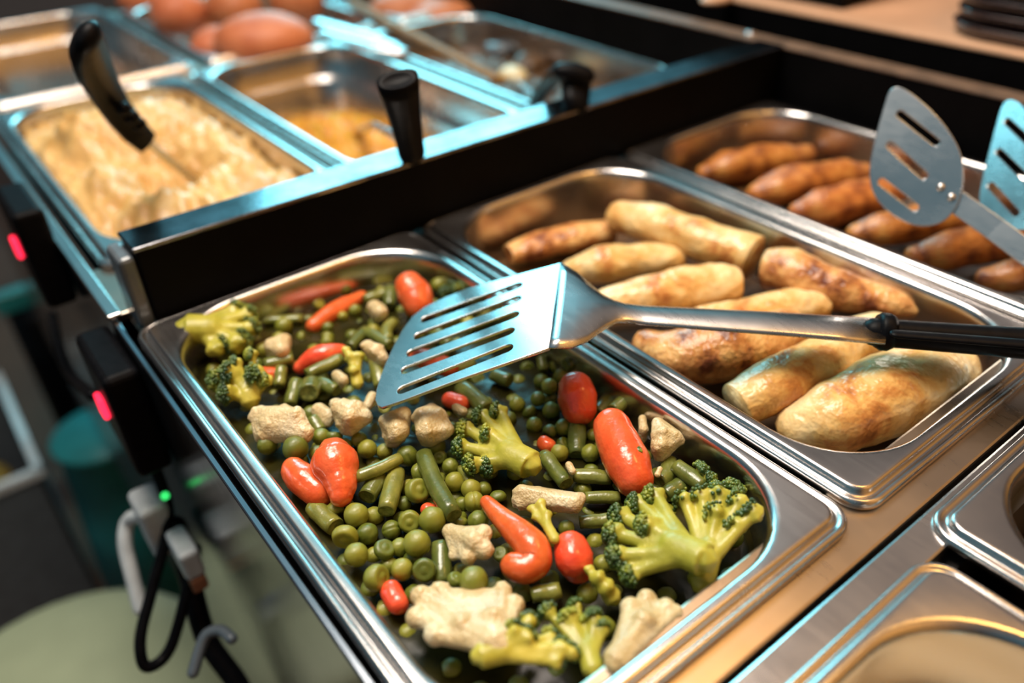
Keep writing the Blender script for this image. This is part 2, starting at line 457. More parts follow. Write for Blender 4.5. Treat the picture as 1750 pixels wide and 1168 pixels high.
# ------------------------------------------------------------------ black divider across the counter, rail along its right side
dv = empty('divider_board', (.34, .435, -.007), 'black divider board standing across the counter behind the vegetables and crepes', 'divider')
def dpart(root, name, b, m, bevel=.0015, label=None):
    mb = MB(); mb.box(*b)
    o = mb.build(name, m, None, None, False, bevel, label)
    o.parent = root; o.matrix_parent_inverse = Matrix.Translation(-Vector(root.location))
    return o
dpart(dv, 'board', (.0690, .6065, .4195, .4450, -.0065, .0385), MT['black_board'])
dpart(dv, 'top_cap', (.0680, .6065, .4185, .4460, .0385, .0410), MT['black_cap'], .0010, 'glossy black cap strip')
dpart(dv, 'end_post', (.0600, .0688, .4210, .4460, -.0065, .0360), MT['grey_plastic'], .0025)
rl = empty('side_rail', (.62, .5, -.03), 'long black side rail with a brown top edge right of the pans', 'rail')
dpart(rl, 'board', (.6075, .6330, -.30, 1.40, -.0300, .0375), MT['black_board'])
dpart(rl, 'top_cap', (.6065, .6250, -.30, 1.40, .0375, .0400), MT['rail_cap'], .0010, 'worn brown cap strip')
lg = empty('tray_ledge', (.9, .4, -.88), 'dark ledge with a tan top right of the side rail, under the tray stack', 'ledge')
dpart(lg, 'ledge_top', (.7130, 1.30, -.30, 1.40, .0360, .0400), MT['tan'], .0012)
dpart(lg, 'ledge_body', (.7145, 1.30, -.30, 1.40, -.8800, .0360), MT['black_board'], .001)

def tray(i, zz, dx, dy, lab):
    mb = MB()
    x0, x1, y0, y1 = .7240 + dx, 1.10 + dx, -.05 + dy, .3580 + dy
    org = Vector(((x0 + x1) / 2, (y0 + y1) / 2, zz)); hx, hy = (x1 - x0) / 2, (y1 - y0) / 2
    pr = [(.012, .0, .03), (.006, .001, .036), (.0, .0085, .042), (.0002, .0100, .042), (.0012, .0106, .041), (.0024, .0100, .040), (.008, .0040, .034), (.014, .0030, .028)]
    bot = rrect(-hx + .012, hx - .012, -hy + .012, hy - .012, .03, 0, 10, 4)
    rings = [rrect(-hx + d, hx - d, -hy + d, hy - d, r, z2, 10, 4) for d, z2, r in pr]
    rings_mesh(mb, rings)
    mb.add([tuple(p) for p in bot], [tuple(reversed(range(len(bot))))])
    o = link('serving_tray', mb.mesh('serving_tray'), MT['tray'], None, org)
    tag(o, lab, 'tray', 'stack of dark serving trays')
tray_names = ['lowest', 'second from the bottom', 'third from the bottom', 'fourth from the bottom', 'fifth from the bottom', 'topmost']
for i in range(6):
    tray(i, .0405 + i * .0108, random.uniform(-.003, .003), random.uniform(-.003, .003), 'dark brown serving tray, %s in the stack on the ledge' % tray_names[i])
# ------------------------------------------------------------------ sheet-metal blades with slots
def frame_of(org, n, xdir):
    n = n.normalized(); x = (xdir - n * xdir.dot(n)).normalized(); y = n.cross(x)
    return Matrix((( x.x, y.x, n.x, org.x), (x.y, y.y, n.y, org.y), (x.z, y.z, n.z, org.z), (0, 0, 0, 1)))
def slot2d(a, b, w, n=7):
    a, b = Vector(a), Vector(b); d = (b - a).normalized(); s = Vector((-d.y, d.x)); out = []
    for k in range(n): 
        t = math.pi / 2 + math.pi * k / (n - 1); out.append(a + (d * math.cos(t) + s * math.sin(t)) * w)
    for k in range(n):
        t = -math.pi / 2 + math.pi * k / (n - 1); out.append(b + (d * math.cos(t) + s * math.sin(t)) * w)
    return out
def sheet(name, outline, holes, thick, mat, fr, parent, bev=.00025):
    cu = bpy.data.curves.new(name, 'CURVE'); cu.dimensions = '2D'; cu.fill_mode = 'BOTH'
    cu.extrude = thick / 2; cu.bevel_depth = bev; cu.bevel_resolution = 1
    for pts in [outline] + holes:
        sp = cu.splines.new('POLY'); sp.points.add(len(pts) - 1)
        for p, q in zip(sp.points, pts): p.co = (q[0], q[1], 0, 1)
        sp.use_cyclic_u = True
    tmp = bpy.data.objects.new('tmp', cu); col.objects.link(tmp)
    dg = bpy.context.evaluated_depsgraph_get()
    me = bpy.data.meshes.new_from_object(tmp.evaluated_get(dg))
    bpy.data.objects.remove(tmp); bpy.data.curves.remove(cu)
    me.name = name; me.transform(fr); me.materials.clear()
    me.transform(Matrix.Translation(-Vector(parent.location)))
    o = link(name, me, mat, parent, None, False)
    return o
def child(mb, name, m, parent, smooth=True, bevel=0, label=None):
    root = parent.parent or parent          # a part of the thing, or a sub-part of one of its parts
    o = link(name, mb.mesh(name, root.location), m, parent, None, smooth)
    if bevel:
        b = o.modifiers.new('bevel', 'BEVEL'); b.width = bevel; b.segments = 3; b.limit_method = 'ANGLE'
    if label: o['label'] = label
    return o
def smooth_closed(pts, it=2):
    for _ in range(it):
        q = []
        for i in range(len(pts)):
            a, b = pts[i], pts[(i + 1) % len(pts)]
            q += [a * .75 + b * .25, a * .25 + b * .75]
        pts = q
    return pts

# the big slotted turner lying over the vegetables
fB, fT = Vector((.1845, .2223, .0300)), Vector((.2369, .2754, .0300))
tip = P(650, 697, .0060)
nb = (fT - fB).cross(tip - fB).normalized()
if nb.z < 0: nb = -nb
tn = empty('slotted_turner', fB, 'slotted steel turner with a black handle lying across the mixed vegetables and crepes', 'kitchen turner')
fr = frame_of(fB, nb, tip - fB); fri = fr.inverted()
to2 = lambda u, v: (fri @ PP(u, v, fB, nb)).to_2d()
edge = [(938, 597), (870, 621), (800, 645), (735, 669), (690, 686), (666, 694), (654, 698), (647, 695), (643, 686), (645, 668), (652, 645), (662, 620), (675, 592), (690, 565),
        (706, 543), (726, 527), (760, 511), (800, 495), (880, 473), (958, 452)]
slots = [((729, 547), (884, 491)), ((717, 576), (882, 514)), ((705, 605), (878, 541)), ((696, 634), (870, 569)), ((690, 668), (867, 598))]
sheet('blade', [to2(*p) for p in edge], [slot2d(to2(*a), to2(*b), .0033) for a, b in slots], .0010, MT['steel_utensil'], fr, tn)
# neck: wide at the fold, gathered into the channel-shaped shaft
secs = [((958, 452), (938, 597), .0300, 0.0), ((970, 459), (956, 597), .0293, .0004), ((986, 469), (977, 596), .0284, .0010), ((1008, 489), (1003, 586), .0268, .0022), ((1028, 506), (1031, 566), .0250, .0028),
        ((1047, 516), (1052, 553), .0236, .0026), ((1066, 522), (1072, 552), .0226, .0022), ((1100, 526), (1104, 557), .0218, .0020), ((1220, 532), (1222, 566), .0212, .0020), ((1340, 538), (1341, 575), .0206, .0020), ((1420, 543), (1421, 582), .0200, .0020), ((1512, 548), (1512, 590), .0195, .0020)]
mb = MB(); nseg = 10; vs = []
for a, b, z, sag in secs:
    A, B = P(*a, z), P(*b, z)
    for k in range(nseg + 1):
        t = k / nseg; q = A.lerp(B, t)
        q = q + Vector((0, 0, sag * math.sin(math.pi * t) ** .8))
        vs.append(q)
fs = []
for i in range(len(secs) - 1):
    for k in range(nseg):
        a = i * (nseg + 1) + k; fs.append((a, a + nseg + 1, a + nseg + 2, a + 1))
mb.add(vs, fs)
nk = child(mb, 'shaft', MT['steel_utensil'], tn)
so = nk.modifiers.new('solid', 'SOLIDIFY'); so.thickness = .0011; so.offset = -1
# handle
mb = MB()
hp = [P(1496, 568, .0190), P(1560, 573, .0185), P(1640, 579, .0180), P(1750, 587, .0175), P(1900, 600, .0165), P(2080, 616, .0155), P(2130, 620, .0150)]
hr = [.0068, .0068, .0070, .0074, .0080, .0078, .0060]
mb.sweep(hp, hr, 20, 'round', 'round', .95, up=(0, 0, 1))
h = child(mb, 'handle', MT['plastic'], tn)
mb = MB()
a, b = P(1497, 566, .0190), P(1528, 569, .0188)
mb.sweep([a, a.lerp(b, .3), a.lerp(b, .7), b], [.0076, .0088, .0088, .0074], 20, 'flat', 'flat', 1.0, up=(0, 0, 1))
child(mb, 'ferrule', MT['plastic'], h)
mb = MB()
c0, c1 = P(1532, 571, .0250), P(1900, 600, .0228)
mb.sweep([c0, c0.lerp(c1, .5), c1], [.0030, .0034, .0034], 10, 'round', 'round', .4, up=(0, 0, 1))
child(mb, 'handle_ridge', MT['plastic'], h)

# two round-backed turners standing in the cutlet pan
def raised_turner(outline, slots_, rivets, base, zb, handle, nmix, label, hw=.0062):
    p0 = P(*base, zb)
    n = (CAM - p0).normalized(); n = (n + nmix).normalized()
    root = empty('cutlet_turner', p0, label, 'kitchen turner', None)
    xd = PP(*outline[0], p0, n) - p0
    fr = frame_of(p0, n, xd); fi = fr.inverted()
    t2 = lambda q: (fi @ PP(q[0], q[1], p0, n)).to_2d()
    bl = sheet('blade', smooth_closed([t2(q) for q in outline], 2), [slot2d(t2(a), t2(b), .0023) for a, b in slots_], .0011, MT['steel_utensil'], fr, root, .0003)
    for q in rivets:
        mb = MB(); c = PP(q[0], q[1], p0, n) + n * .0006
        mb.sphere(c, .0024, 2); child(mb, 'rivet', MT['steel_utensil'], bl)
    # flat handle strap
    pts = [PP(*rivets[0], p0, n) - n * .0012, PP(*rivets[1], p0, n) - n * .0012] + [P(u, v, z) for u, v, z in handle]
    mb = MB(); vs = []; fs = []
    for i, p in enumerate(pts):
        t = (pts[min(i + 1, len(pts) - 1)] - pts[max(i - 1, 0)]).normalized()
        s = t.cross(n).normalized() * hw
        vs += [p - s, p + s]
    for i in range(len(pts) - 1): fs.append((2 * i, 2 * i + 1, 2 * i + 3, 2 * i + 2))
    mb.add(vs, fs)
    o = child(mb, 'handle', MT['steel_utensil'], root, False)
    so = o.modifiers.new('solid', 'SOLIDIFY'); so.thickness = .0016; so.offset = -1
    bv = o.modifiers.new('bevel', 'BEVEL'); bv.width = .0004; bv.segments = 2
    return root
raised_turner([(1533, 149), (1521, 154), (1512, 182), (1500, 225), (1490, 265), (1486, 297), (1491, 328), (1510, 355), (1536, 374), (1565, 386), (1592, 386), (1614, 378), (1634, 356), (1644, 325), (1646, 290), (1641, 260), (1625, 230), (1602, 200), (1575, 174), (1548, 154)],
              [((1538, 195), (1600, 244)), ((1521, 248), (1580, 301)), ((1507, 311), (1564, 355))], [(1608, 321), (1626, 338)], (1630, 345), .030,
              [(1700, 391, .0220), (1760, 436, .0150), (1900, 545, .0095)], Vector((0, .10, .12)), 'round-backed turner with three slots standing up in the cutlet pan, left of two')
raised_turner([(1730, 170), (1716, 176), (1707, 204), (1695, 250), (1682, 300), (1674, 340), (1680, 370), (1702, 386), (1735, 394), (1770, 392), (1795, 370), (1806, 330), (1806, 290), (1795, 250), (1776, 215), (1750, 182)],
              [((1722, 208), (1775, 258)), ((1708, 260), (1760, 312)), ((1694, 318), (1738, 366))], [(1775, 330), (1792, 348)], (1790, 345), .034,
              [(1850, 400, .0240), (1960, 490, .0150), (2040, 560, .0100)], dirv(-6, 22), 'bright slotted turner at the right edge, partly cut off, over the cutlet pan')

# serving spoon in the mashed potato
a = P(255, 248, .034); b = P(150, 62, .128)
sp = empty('serving_spoon', P(322, 302, -.010), 'serving spoon with a curved black handle stuck upright in the mashed potato', 'serving spoon')
mb = MB()
hpx = [(252, 244, .034), (228, 222, .045), (202, 190, .062), (178, 150, .082), (157, 108, .104), (148, 78, .120), (150, 66, .126)]
mb.sweep([P(*q) for q in hpx], [.0090, .0105, .0112, .0125, .0138, .0132, .0105], 18, 'flat', 'round', .62, up=(.3, -.9, .3))
h = child(mb, 'handle', MT['plastic'], sp)
mb = MB()
for u, v, z, r in ((212, 186, .068, .0048), (226, 200, .060, .0052), (238, 212, .053, .0050)):
    mb.sphere(P(u, v, z), r, 2)
child(mb, 'finger_grip', MT['plastic'], h)
mb = MB()
mb.sweep([P(250, 242, .035), P(285, 270, .014), P(330, 308, -.014)], [.0036, .0034, .0040], 10, 'round', 'round', .7)
child(mb, 'shank', MT['steel_utensil'], sp)

# black-handled spoon leaning on the divider in front of the yellow salad
s2 = empty('salad_spoon', P(700, 262, .045), 'black spoon handle with a flat end leaning on the divider by the yellow salad', 'serving spoon')
mb = MB()
mb.sweep([P(679, 135, .102), P(684, 160, .092), P(692, 200, .074), P(699, 235, .058), P(704, 263, .046)], [.0118, .0112, .0096, .0088, .0084], 18, 'flat', 'round', .55, up=(-.4, -.8, .3))
h = child(mb, 'handle', MT['plastic'], s2)
mb = MB()
for u, v, z in ((701, 178, .082), (707, 200, .073), (712, 222, .063)): mb.sphere(P(u, v, z), .0038, 2)
child(mb, 'finger_grip', MT['plastic'], h)
mb = MB()
mb.sweep([P(700, 245, .053), P(640, 215, .012), P(610, 225, -.060)], [.0035, .0032, .0040], 8)
child(mb, 'shank', MT['steel_utensil'], s2)
# ladle hooked over the divider by the sauce
l2 = empty('sauce_ladle', P(985, 165, .046), 'black ladle handle hooked over the divider beside the sauce pan', 'ladle')
mb = MB()
mb.sweep([P(918, 170, .014), P(934, 148, .034), P(950, 128, .056), P(962, 121, .063)], [.0068, .0072, .0076, .0078], 14, 'round', 'round', .7)
mb.sweep([P(962, 122, .063), P(982, 124, .062), P(998, 128, .060)], [.0078, .0090, .0080], 14, 'round', 'round', .8)
mb.sweep([P(984, 126, .060), P(984, 148, .050), P(983, 172, .0445)], [.0118, .0122, .0110], 14, 'flat', 'round', .7, up=(-.3, -.9, .2))
child(mb, 'handle', MT['plastic'], l2)
mb = MB(); mb.sweep([P(918, 170, .014), P(895, 150, -.012), P(880, 138, -.034)], [.0040, .0036, .0036], 8); child(mb, 'shank', MT['steel_utensil'], l2)
# wooden spoon lying over the sauce pan
mb = MB()
mb.sweep([P(600, 4, .006), P(680, 46, .006), P(760, 88, .004), P(845, 133, -.004)], [.0060, .0062, .0062, .0064], 12, 'round', 'round', .6)
o = mb.build('wooden_spoon', MT['wood'], None, P(720, 67, .004))
tag(o, 'pale wooden spoon handle lying slanted beside the sauce pan', 'wooden spoon')
# steel tongs on the far corner of the salad pan
tg = empty('steel_tongs', P(610, 70, .004), 'shining steel tongs lying on the far corner of the yellow salad pan', 'tongs')
for du, dv, lb in ((0, 0, 'upper'), (12, 18, 'lower')):
    mb = MB()
    mb.sweep([P(545 + du, 38 + dv, .016), P(580 + du, 48 + dv, .013), P(628 + du, 62 + dv, .008), P(672 + du, 80 + dv * .4, .004)], [.0085, .0095, .0105, .0090], 14, 'round', 'round', .35)
    child(mb, 'tong_arm', MT['steel_utensil'], tg)
# ------------------------------------------------------------------ the mixed vegetables
ZL = -.0215      # level of the broth
x0, x1, y0, y1 = VEG
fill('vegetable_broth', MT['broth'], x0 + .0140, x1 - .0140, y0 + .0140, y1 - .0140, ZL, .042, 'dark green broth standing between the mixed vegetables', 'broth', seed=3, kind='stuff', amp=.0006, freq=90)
taken = []       # (point, radius) of everything on top, so the sunken pieces keep clear of it

def pea_mesh(i):
    rnd = random.Random(100 + i)
    vs, fs = ico(4)
    me = bpy.data.meshes.new('green_pea')
    kind = i % 6
    out = []
    ax = Vector((rnd.uniform(-1, 1), rnd.uniform(-1, 1), rnd.uniform(-.2, 1))).normalized()
    for v in vs:
        r = 1 + .05 * noise.noise(v * 1.5 + Vector((i, 0, 0)))
        if kind in (1, 4):                       # squeezed on one side, flat face with a raised seed leaf
            d = v.dot(ax)
            if d > .55: r *= 1 - .34 * min(1, (d - .55) / .25) * (.62 + .38 * abs(math.sin(5 * d)))
        if kind in (2, 5):                       # shrunken skin
            r += .035 * noise.noise(v * 4 + Vector((0, i, 0)))
        if kind == 3:                            # slit of a split pea
            s = ax.cross(Vector((0, 0, 1))).normalized(); e = abs(v.dot(s))
            if v.dot(ax) > .1 and e < .16: r *= 1 - .12 * (1 - e / .16)
        p = v * r
        if kind == 4: p = p - ax * p.dot(ax) * .22
        out.append(tuple(p))
    me.from_pydata(out, [], fs); me.materials.append(MT['pea']); me.shade_smooth()
    return me
PEAS = [pea_mesh(i) for i in range(12)]
pea_proto = bpy.data.objects.new('green_pea', PEAS[0])
first = True
def pea(u, v, dpx, z, label, group=None, mesh=None, sq=None):
    global first
    p = P(u, v, z); r = M(dpx, p) / 2
    r = max(.0028, min(.0058, r))
    o = pea_proto if first else pea_proto.copy()
    first = False
    col.objects.link(o)
    o.data = PEAS[random.randrange(12) if mesh is None else mesh]
    o.location = p
    o.rotation_euler = (random.uniform(0, 6), random.uniform(0, 6), random.uniform(0, 6))
    o.scale = (r, r, r) if sq is None else (r * sq[0], r * sq[1], r * sq[2])
    tag(o, label, 'pea', group)
    taken.append((p, r))
    return o
G = {
 'L': ('green pea in the loose heap along the left wall, below the heart-shaped carrot', 'peas below the heart-shaped carrot'),
 'M': ('green pea among the cut beans right of the heart-shaped carrot', 'peas beside the bright green bean'),
 'B': ('green pea between the middle broccoli stalk and the tip of the long bent carrot', 'peas between broccoli and the bent carrot'),
 'R': ('dark green pea left of the barrel-shaped carrot, in the shade of the turner', 'peas beside the barrel-shaped carrot'),
 'K': ('green pea near the back wall, behind the turner', 'peas at the back wall'),
 'C': ('green pea beside the upright bean under the barrel-shaped carrot', 'peas around the upright bean'),
 'W': ('green pea under the white cauliflower pieces left of the turner tip', 'peas under the row of cauliflower'),
}
pl = [
 ('L', 609, 881, 43, -.0145), ('L', 590, 918, 46, -.0140), ('L', 609, 949, 42, -.0135), ('L', 628, 913, 38, -.0185), ('L', 657, 940, 38, -.0150), ('L', 669, 906, 33, -.0190),
 ('L', 700, 892, 39, -.0160), ('L', 683, 936, 32, -.0170), ('L', 644, 988, 47, -.0130), ('L', 687, 974, 39, -.0150), ('L', 560, 880, 34, -.0190), ('L', 573, 872, 30, -.0170), ('L', 640, 950, 30, -.0215),
 ('L', 665, 968, 32, -.0205), ('L', 706, 955, 34, -.0200),
 ('M', 713, 839, 43, -.0140), ('M', 717, 808, 34, -.0150), ('M', 696, 780, 37, -.0145), ('M', 628, 768, 33, -.0160), ('M', 657, 772, 28, -.0180), ('M', 742, 838, 26, -.0200), ('M', 690, 862, 28, -.0205),
 ('B', 770, 798, 30, -.0165), ('B', 777, 824, 35, -.0160), ('B', 805, 836, 35, -.0165), ('B', 810, 858, 36, -.0150), ('B', 851, 850, 30, -.0180), ('B', 827, 836, 26, -.0185), ('B', 817, 891, 36, -.0150), ('B', 786, 895, 28, -.0180),
 ('B', 752, 782, 24, -.0185), ('B', 790, 862, 26, -.0205), ('B', 880, 808, 28, -.0200),
 ('R', 939, 661, 28, -.0150), ('R', 919, 682, 26, -.0165), ('R', 959, 643, 27, -.0160), ('R', 951, 625, 26, -.0180), ('R', 942, 702, 30, -.0195), ('R', 884, 692, 28, -.0200), ('R', 913, 727, 28, -.0200), ('R', 1035, 667, 25, -.0165), ('R', 905, 705, 26, -.0205), ('R', 925, 652, 26, -.0200), ('R', 870, 716, 26, -.0205),
 ('K', 588, 494, 25, -.0190), ('K', 607, 531, 22, -.0195), ('K', 586, 541, 18, -.0200), ('K', 749, 487, 25, -.0150), ('K', 559, 585, 22, -.0200), ('K', 485, 557, 30, -.0185), ('K', 640, 553, 22, -.0205), ('K', 700, 535, 24, -.0205), ('K', 560, 560, 20, -.0205), ('K', 545, 520, 20, -.0205),
 ('C', 963, 731, 30, -.0185), ('C', 1009, 775, 32, -.0180), ('C', 956, 774, 32, -.0180), ('C', 963, 760, 26, -.0205), ('C', 1015, 745, 26, -.0205), ('C', 940, 738, 26, -.0205),
 ('W', 549, 747, 30, -.0160), ('W', 571, 746, 30, -.0165), ('W', 541, 775, 28, -.0180), ('W', 614, 752, 28, -.0185), ('W', 746, 763, 32, -.0165), ('W', 457, 761, 34, -.0150), ('W', 590, 762, 26, -.0200),
]
for k, u, v, d, z in pl: pea(u, v, d, z, *G[k])
pea(739, 889, 46, -.0115, 'bright plump green pea beside the left tip of the cauliflower with the white rib', mesh=0)
pea(713, 929, 47, -.0120, 'large smooth pea in the middle of the front pea heap, below the bright plump pea', mesh=6)
pea(725, 975, 41, -.0130, 'pea with a flat cut face turned left, above the big front cauliflower', mesh=4)
pea(809, 993, 50, -.0060, 'flat round pea lying on the upper edge of the big front cauliflower', mesh=6, sq=(1, 1, 1))
pea(779, 992, 30, -.0120, 'small half-hidden pea left of the flat round pea on the big cauliflower')
pea(856, 948, 28, -.0140, 'half pea caught in the crook of the long bent carrot')
pea(968, 903, 28, -.0165, 'pea behind the round carrot piece, under the small pale floret')
pea(505, 767, 44, -.0110, 'pale yellowish pea lying against the white tip of the brownish cauliflower', mesh=0)

def bean(u1, v1, u2, v2, rpx, z, label, z2=None, bend=0.0, cap0='flat', cap1='flat', sq=.88, n=14):
    A, B = P(u1, v1, z), P(u2, v2, z if z2 is None else z2)
    r = M(rpx, A.lerp(B, .5)); r = max(.0020, min(.0058, r))
    d = (B - A); L = d.length; side = d.cross(Vector((0, 0, 1))).normalized()
    pts, rad = [], []
    s = random.random() * 50
    for k in range(9):
        t = k / 8
        pts.append(A.lerp(B, t) + side * (bend * L * math.sin(math.pi * t)) + Vector((0, 0, 1)) * (noise.noise(Vector((s, t * 2.5, 0))) * r * .15))
        rad.append(r * (1 + .10 * noise.noise(Vector((t * 3.5, s, 1))) - .10 * (abs(2 * t - 1) ** 3)))
    mb = MB(); mb.sweep(pts, rad, n, cap0, cap1, sq, mi=0, mi_cap=1)
    org = (A + B) / 2
    o = mb.build('green_bean', [MT['bean'], MT['bean_cut']], None, org)
    tag(o, label, 'green bean', 'cut green beans')
    for t in (0, .25, .5, .75, 1): taken.append((A.lerp(B, t), r))
    return o
BEANS = [
 (607, 816, 684, 782, 12.5, -.0090, 'bright green bean lying slanted on top, its end touching the heart-shaped carrot', None, .05),
 (627, 850, 650, 812, 17.5, -.0145, 'short hollow-ended bean under the bright green bean, right of the heart-shaped carrot', None, 0),
 (660, 874, 678, 806, 17.0, -.0140, 'thick shiny bean standing beside the hollow-ended bean', None, 0),
 (724, 776, 776, 882, 16.5, -.0100, 'long grey-green bean running from the cauliflower down to the pea heap', None, .03),
 (986, 712, 986, 778, 15, -.0150, 'upright olive bean directly below the barrel-shaped carrot', -.019, 0),
 (1020, 708, 1050, 672, 14, -.0145, 'short dark bean between the barrel-shaped carrot and the large carrot', None, 0),
 (1047, 702, 1075, 678, 13.5, -.0110, 'light green bean stub behind the top of the large carrot', None, 0),
 (966, 624, 999, 600, 13, -.0090, 'green bean with a bright cut end near the right wall, just under the turner neck', None, .1),
 (987, 620, 986, 652, 11, -.0150, 'brownish bean hanging down behind the barrel-shaped carrot', -.018, 0),
 (1018, 636, 1010, 664, 12, -.0140, 'pointed bean end against the right wall, right of the barrel-shaped carrot', -.018, 0),
 (524, 640, 586, 613, 12, -.0120, 'smooth bean lying in front of the glossy pink carrot', None, 0),
 (452, 624, 501, 612, 11.5, -.0140, 'dull green bean between the small broccoli and the yellowish cauliflower', None, 0),
 (481, 628, 477, 662, 11, -.0120, 'upright bean tip on the right side of the small broccoli', -.017, 0),
 (507, 650, 496, 692, 12, -.0140, 'yellow-green bean stub left of the ring-shaped slice', -.018, 0),
 (546, 654, 577, 668, 13, -.0145, 'pale shiny bean right of the ring-shaped slice', None, 0),
 (428, 538, 488, 503, 11, -.0150, 'bean leaning on the back wall behind the yellow broccoli stalk', -.010, 0),
 (440, 549, 518, 545, 9.5, -.0190, 'thin bean floating in the broth right of the yellow broccoli stalk', None, 0),
 (597, 594, 623, 566, 10.5, -.0160, 'left half of the bent bean above the small white cauliflower', None, 0),
 (622, 564, 668, 590, 10.5, -.0155, 'right half of the bent bean above the small white cauliflower', None, 0),
 (674, 550, 664, 584, 11, -.0165, 'curved bean next to the top left corner of the turner', None, .15),
 (929, 778, 968, 828, 14, -.0150, 'bluish shiny bean right of the middle broccoli stalk', None, 0),
 (980, 812, 1044, 818, 14, -.0165, 'dark wet bean lying left of the lower end of the large carrot', None, 0),
 (1000, 851, 1060, 850, 12, -.0165, 'blue-green bean right of the long beige cauliflower', None, 0),
 (990, 893, 1045, 889, 13, -.0160, 'dark bean pointing at the green head of the large broccoli', None, 0),
 (1126, 824, 1144, 786, 14.5, -.0140, 'olive bean right of the lower end of the large carrot', None, .1),
 (1155, 796, 1204, 832, 15.5, -.0110, 'thick rounded bean end near the front right wall', None, 0),
 (1136, 846, 1172, 826, 16, -.0160, 'broad dull bean above the large broccoli', None, 0),
 (908, 1018, 958, 1009, 16, -.0150, 'dark bean in the shade below the long bent carrot', None, 0),
 (788, 661, 834, 700, 16, -.0165, 'brownish bean in the shade below the turner', None, 0),
 (842, 640, 872, 652, 13, -.0170, 'short pale-ended bean below the turner edge', None, 0),
 (535, 866, 574, 902, 18, -.0175, 'dark bean lying along the left wall below the dark red carrot', None, 0),
 (534, 714, 548, 738, 12, -.0150, 'small bean stub right of the white tip of the brownish cauliflower', -.018, 0),
 (527, 672, 533, 656, 19, -.0110, 'round bean slice showing its ring-shaped cut face, right of the small broccoli', -.0150, 0),
 (622, 512, 662, 500, 10.5, -.0180, 'yellowish bean at the back wall left of the blunt orange carrot', None, 0),
 (668, 492, 665, 524, 11, -.0140, 'upright bean touching the left side of the blunt orange carrot', -.018, 0),
 (640, 612, 652, 662, 13, -.0110, 'bean standing beside the turner tip, in front of the small white cauliflower', -.016, 0),
 (788, 800, 804, 826, 10, -.0170, 'bluish bean piece under the middle broccoli head', None, 0),
 (754, 928, 756, 1000, 18, -.0140, 'dull upright bean between the cut pea and the ribbed cauliflower', -.019, 0),
 (925, 612, 929, 634, 9, -.0150, 'small broken bean tip under the lower edge of the turner', -.018, 0),
 (1145, 850, 1105, 832, 12, -.0190, 'hidden bean between the large carrot and the large broccoli', None, 0),
]
for b in BEANS: bean(b[0], b[1], b[2], b[3], b[4], b[5], b[6], b[7], b[8])
for b in [(735, 560, 770, 590, 12, -.018, 'bean seen through the upper slots of the turner', None, 0), (800, 560, 850, 540, 12, -.018, 'bean under the middle of the turner blade', None, 0), (760, 640, 810, 620, 12, -.018, 'bean seen through the lowest slots of the turner', None, 0)]:
    bean(*b)

def carrot(name_label, pts, org_z=None, n=22, sq=1.0, wob=.0006, cap1='round'):
    """pts: (u, v, z, radius px)"""
    C = [P(u, v, z) for u, v, z, r in pts]; Rr = [M(r, c) for (u, v, z, r), c in zip(pts, C)]
    # resample with a smooth curve
    out, rad = [], []
    m = len(C)
    for i in range(m - 1):
        p0, p1, p2, p3 = C[max(i - 1, 0)], C[i], C[i + 1], C[min(i + 2, m - 1)]
        for k in range(6):
            t = k / 6
            q = .5 * ((2 * p1) + (p2 - p0) * t + (2 * p0 - 5 * p1 + 4 * p2 - p3) * t * t + (3 * p1 - p0 - 3 * p2 + p3) * t ** 3)
            out.append(q); rad.append(Rr[i] * (1 - t) + Rr[i + 1] * t)
    out.append(C[-1]); rad.append(Rr[-1])
    mb = MB(); mb.sweep(out, rad, n, 'round', cap1, sq)
    org = sum(C, Vector()) / m
    me = mb.mesh('carrot', org); wobble(me, wob, 120, random.random() * 20, wob * .3, 420)
    o = link('carrot', me, MT['carrot'], None, org)
    tag(o, name_label, 'carrot', 'carrot pieces')
    for c, r in zip(C, Rr): taken.append((c, r))
    return o
carrot('blunt orange carrot standing against the back wall, behind the turner', [(700, 489, -.0040, 25), (708, 502, -.0070, 30), (716, 522, -.0105, 26)])
carrot('glossy pink carrot between the small broccoli and the white cauliflower left of the turner', [(515, 627, -.0165, 13), (535, 614, -.0130, 18), (556, 606, -.0115, 19), (582, 602, -.0125, 14)])
carrot('long orange carrot half sunk in the broth at the back', [(536, 558, -.0205, 13), (560, 540, -.0200, 16), (590, 522, -.0200, 15), (618, 508, -.0205, 11)])
carrot('heart-shaped red-orange carrot with a rounded top and a narrow lobe, near the left wall', [(572, 778, -.0070, 31), (573, 790, -.0065, 42), (576, 804, -.0070, 39), (579, 818, -.0078, 33), (582, 832, -.0085, 27), (584, 846, -.0095, 19)], wob=.0012)
carrot('dark red carrot lying behind the heart-shaped carrot at the left wall', [(505, 806, -.0120, 24), (522, 822, -.0125, 29), (545, 842, -.0140, 27)])
carrot('barrel-shaped orange carrot in front of the turner neck', [(984, 664, -.0055, 30), (987, 680, -.0075, 35), (990, 697, -.0100, 31)], wob=.0004)
carrot('large fat carrot with a green speck, right of the middle', [(1046, 730, -.0060, 32), (1056, 757, -.0060, 37), (1072, 790, -.0070, 40), (1084, 818, -.0085, 34)], wob=.0005)
carrot('long bent carrot with a thin tip and a curled thick end', [(832, 859, -.0075, 12), (856, 884, -.0060, 18), (884, 910, -.0050, 25), (908, 934, -.0055, 30), (914, 958, -.0075, 30), (898, 972, -.0080, 27), (878, 968, -.0080, 24)], wob=.0003)
carrot('round carrot piece right of the long bent carrot', [(976, 938, -.0090, 30), (982, 958, -.0100, 33), (988, 972, -.0130, 26)])
carrot('small orange carrot bit hidden behind the bright plump pea', [(730, 872, -.0165, 13), (740, 876, -.0165, 13)])
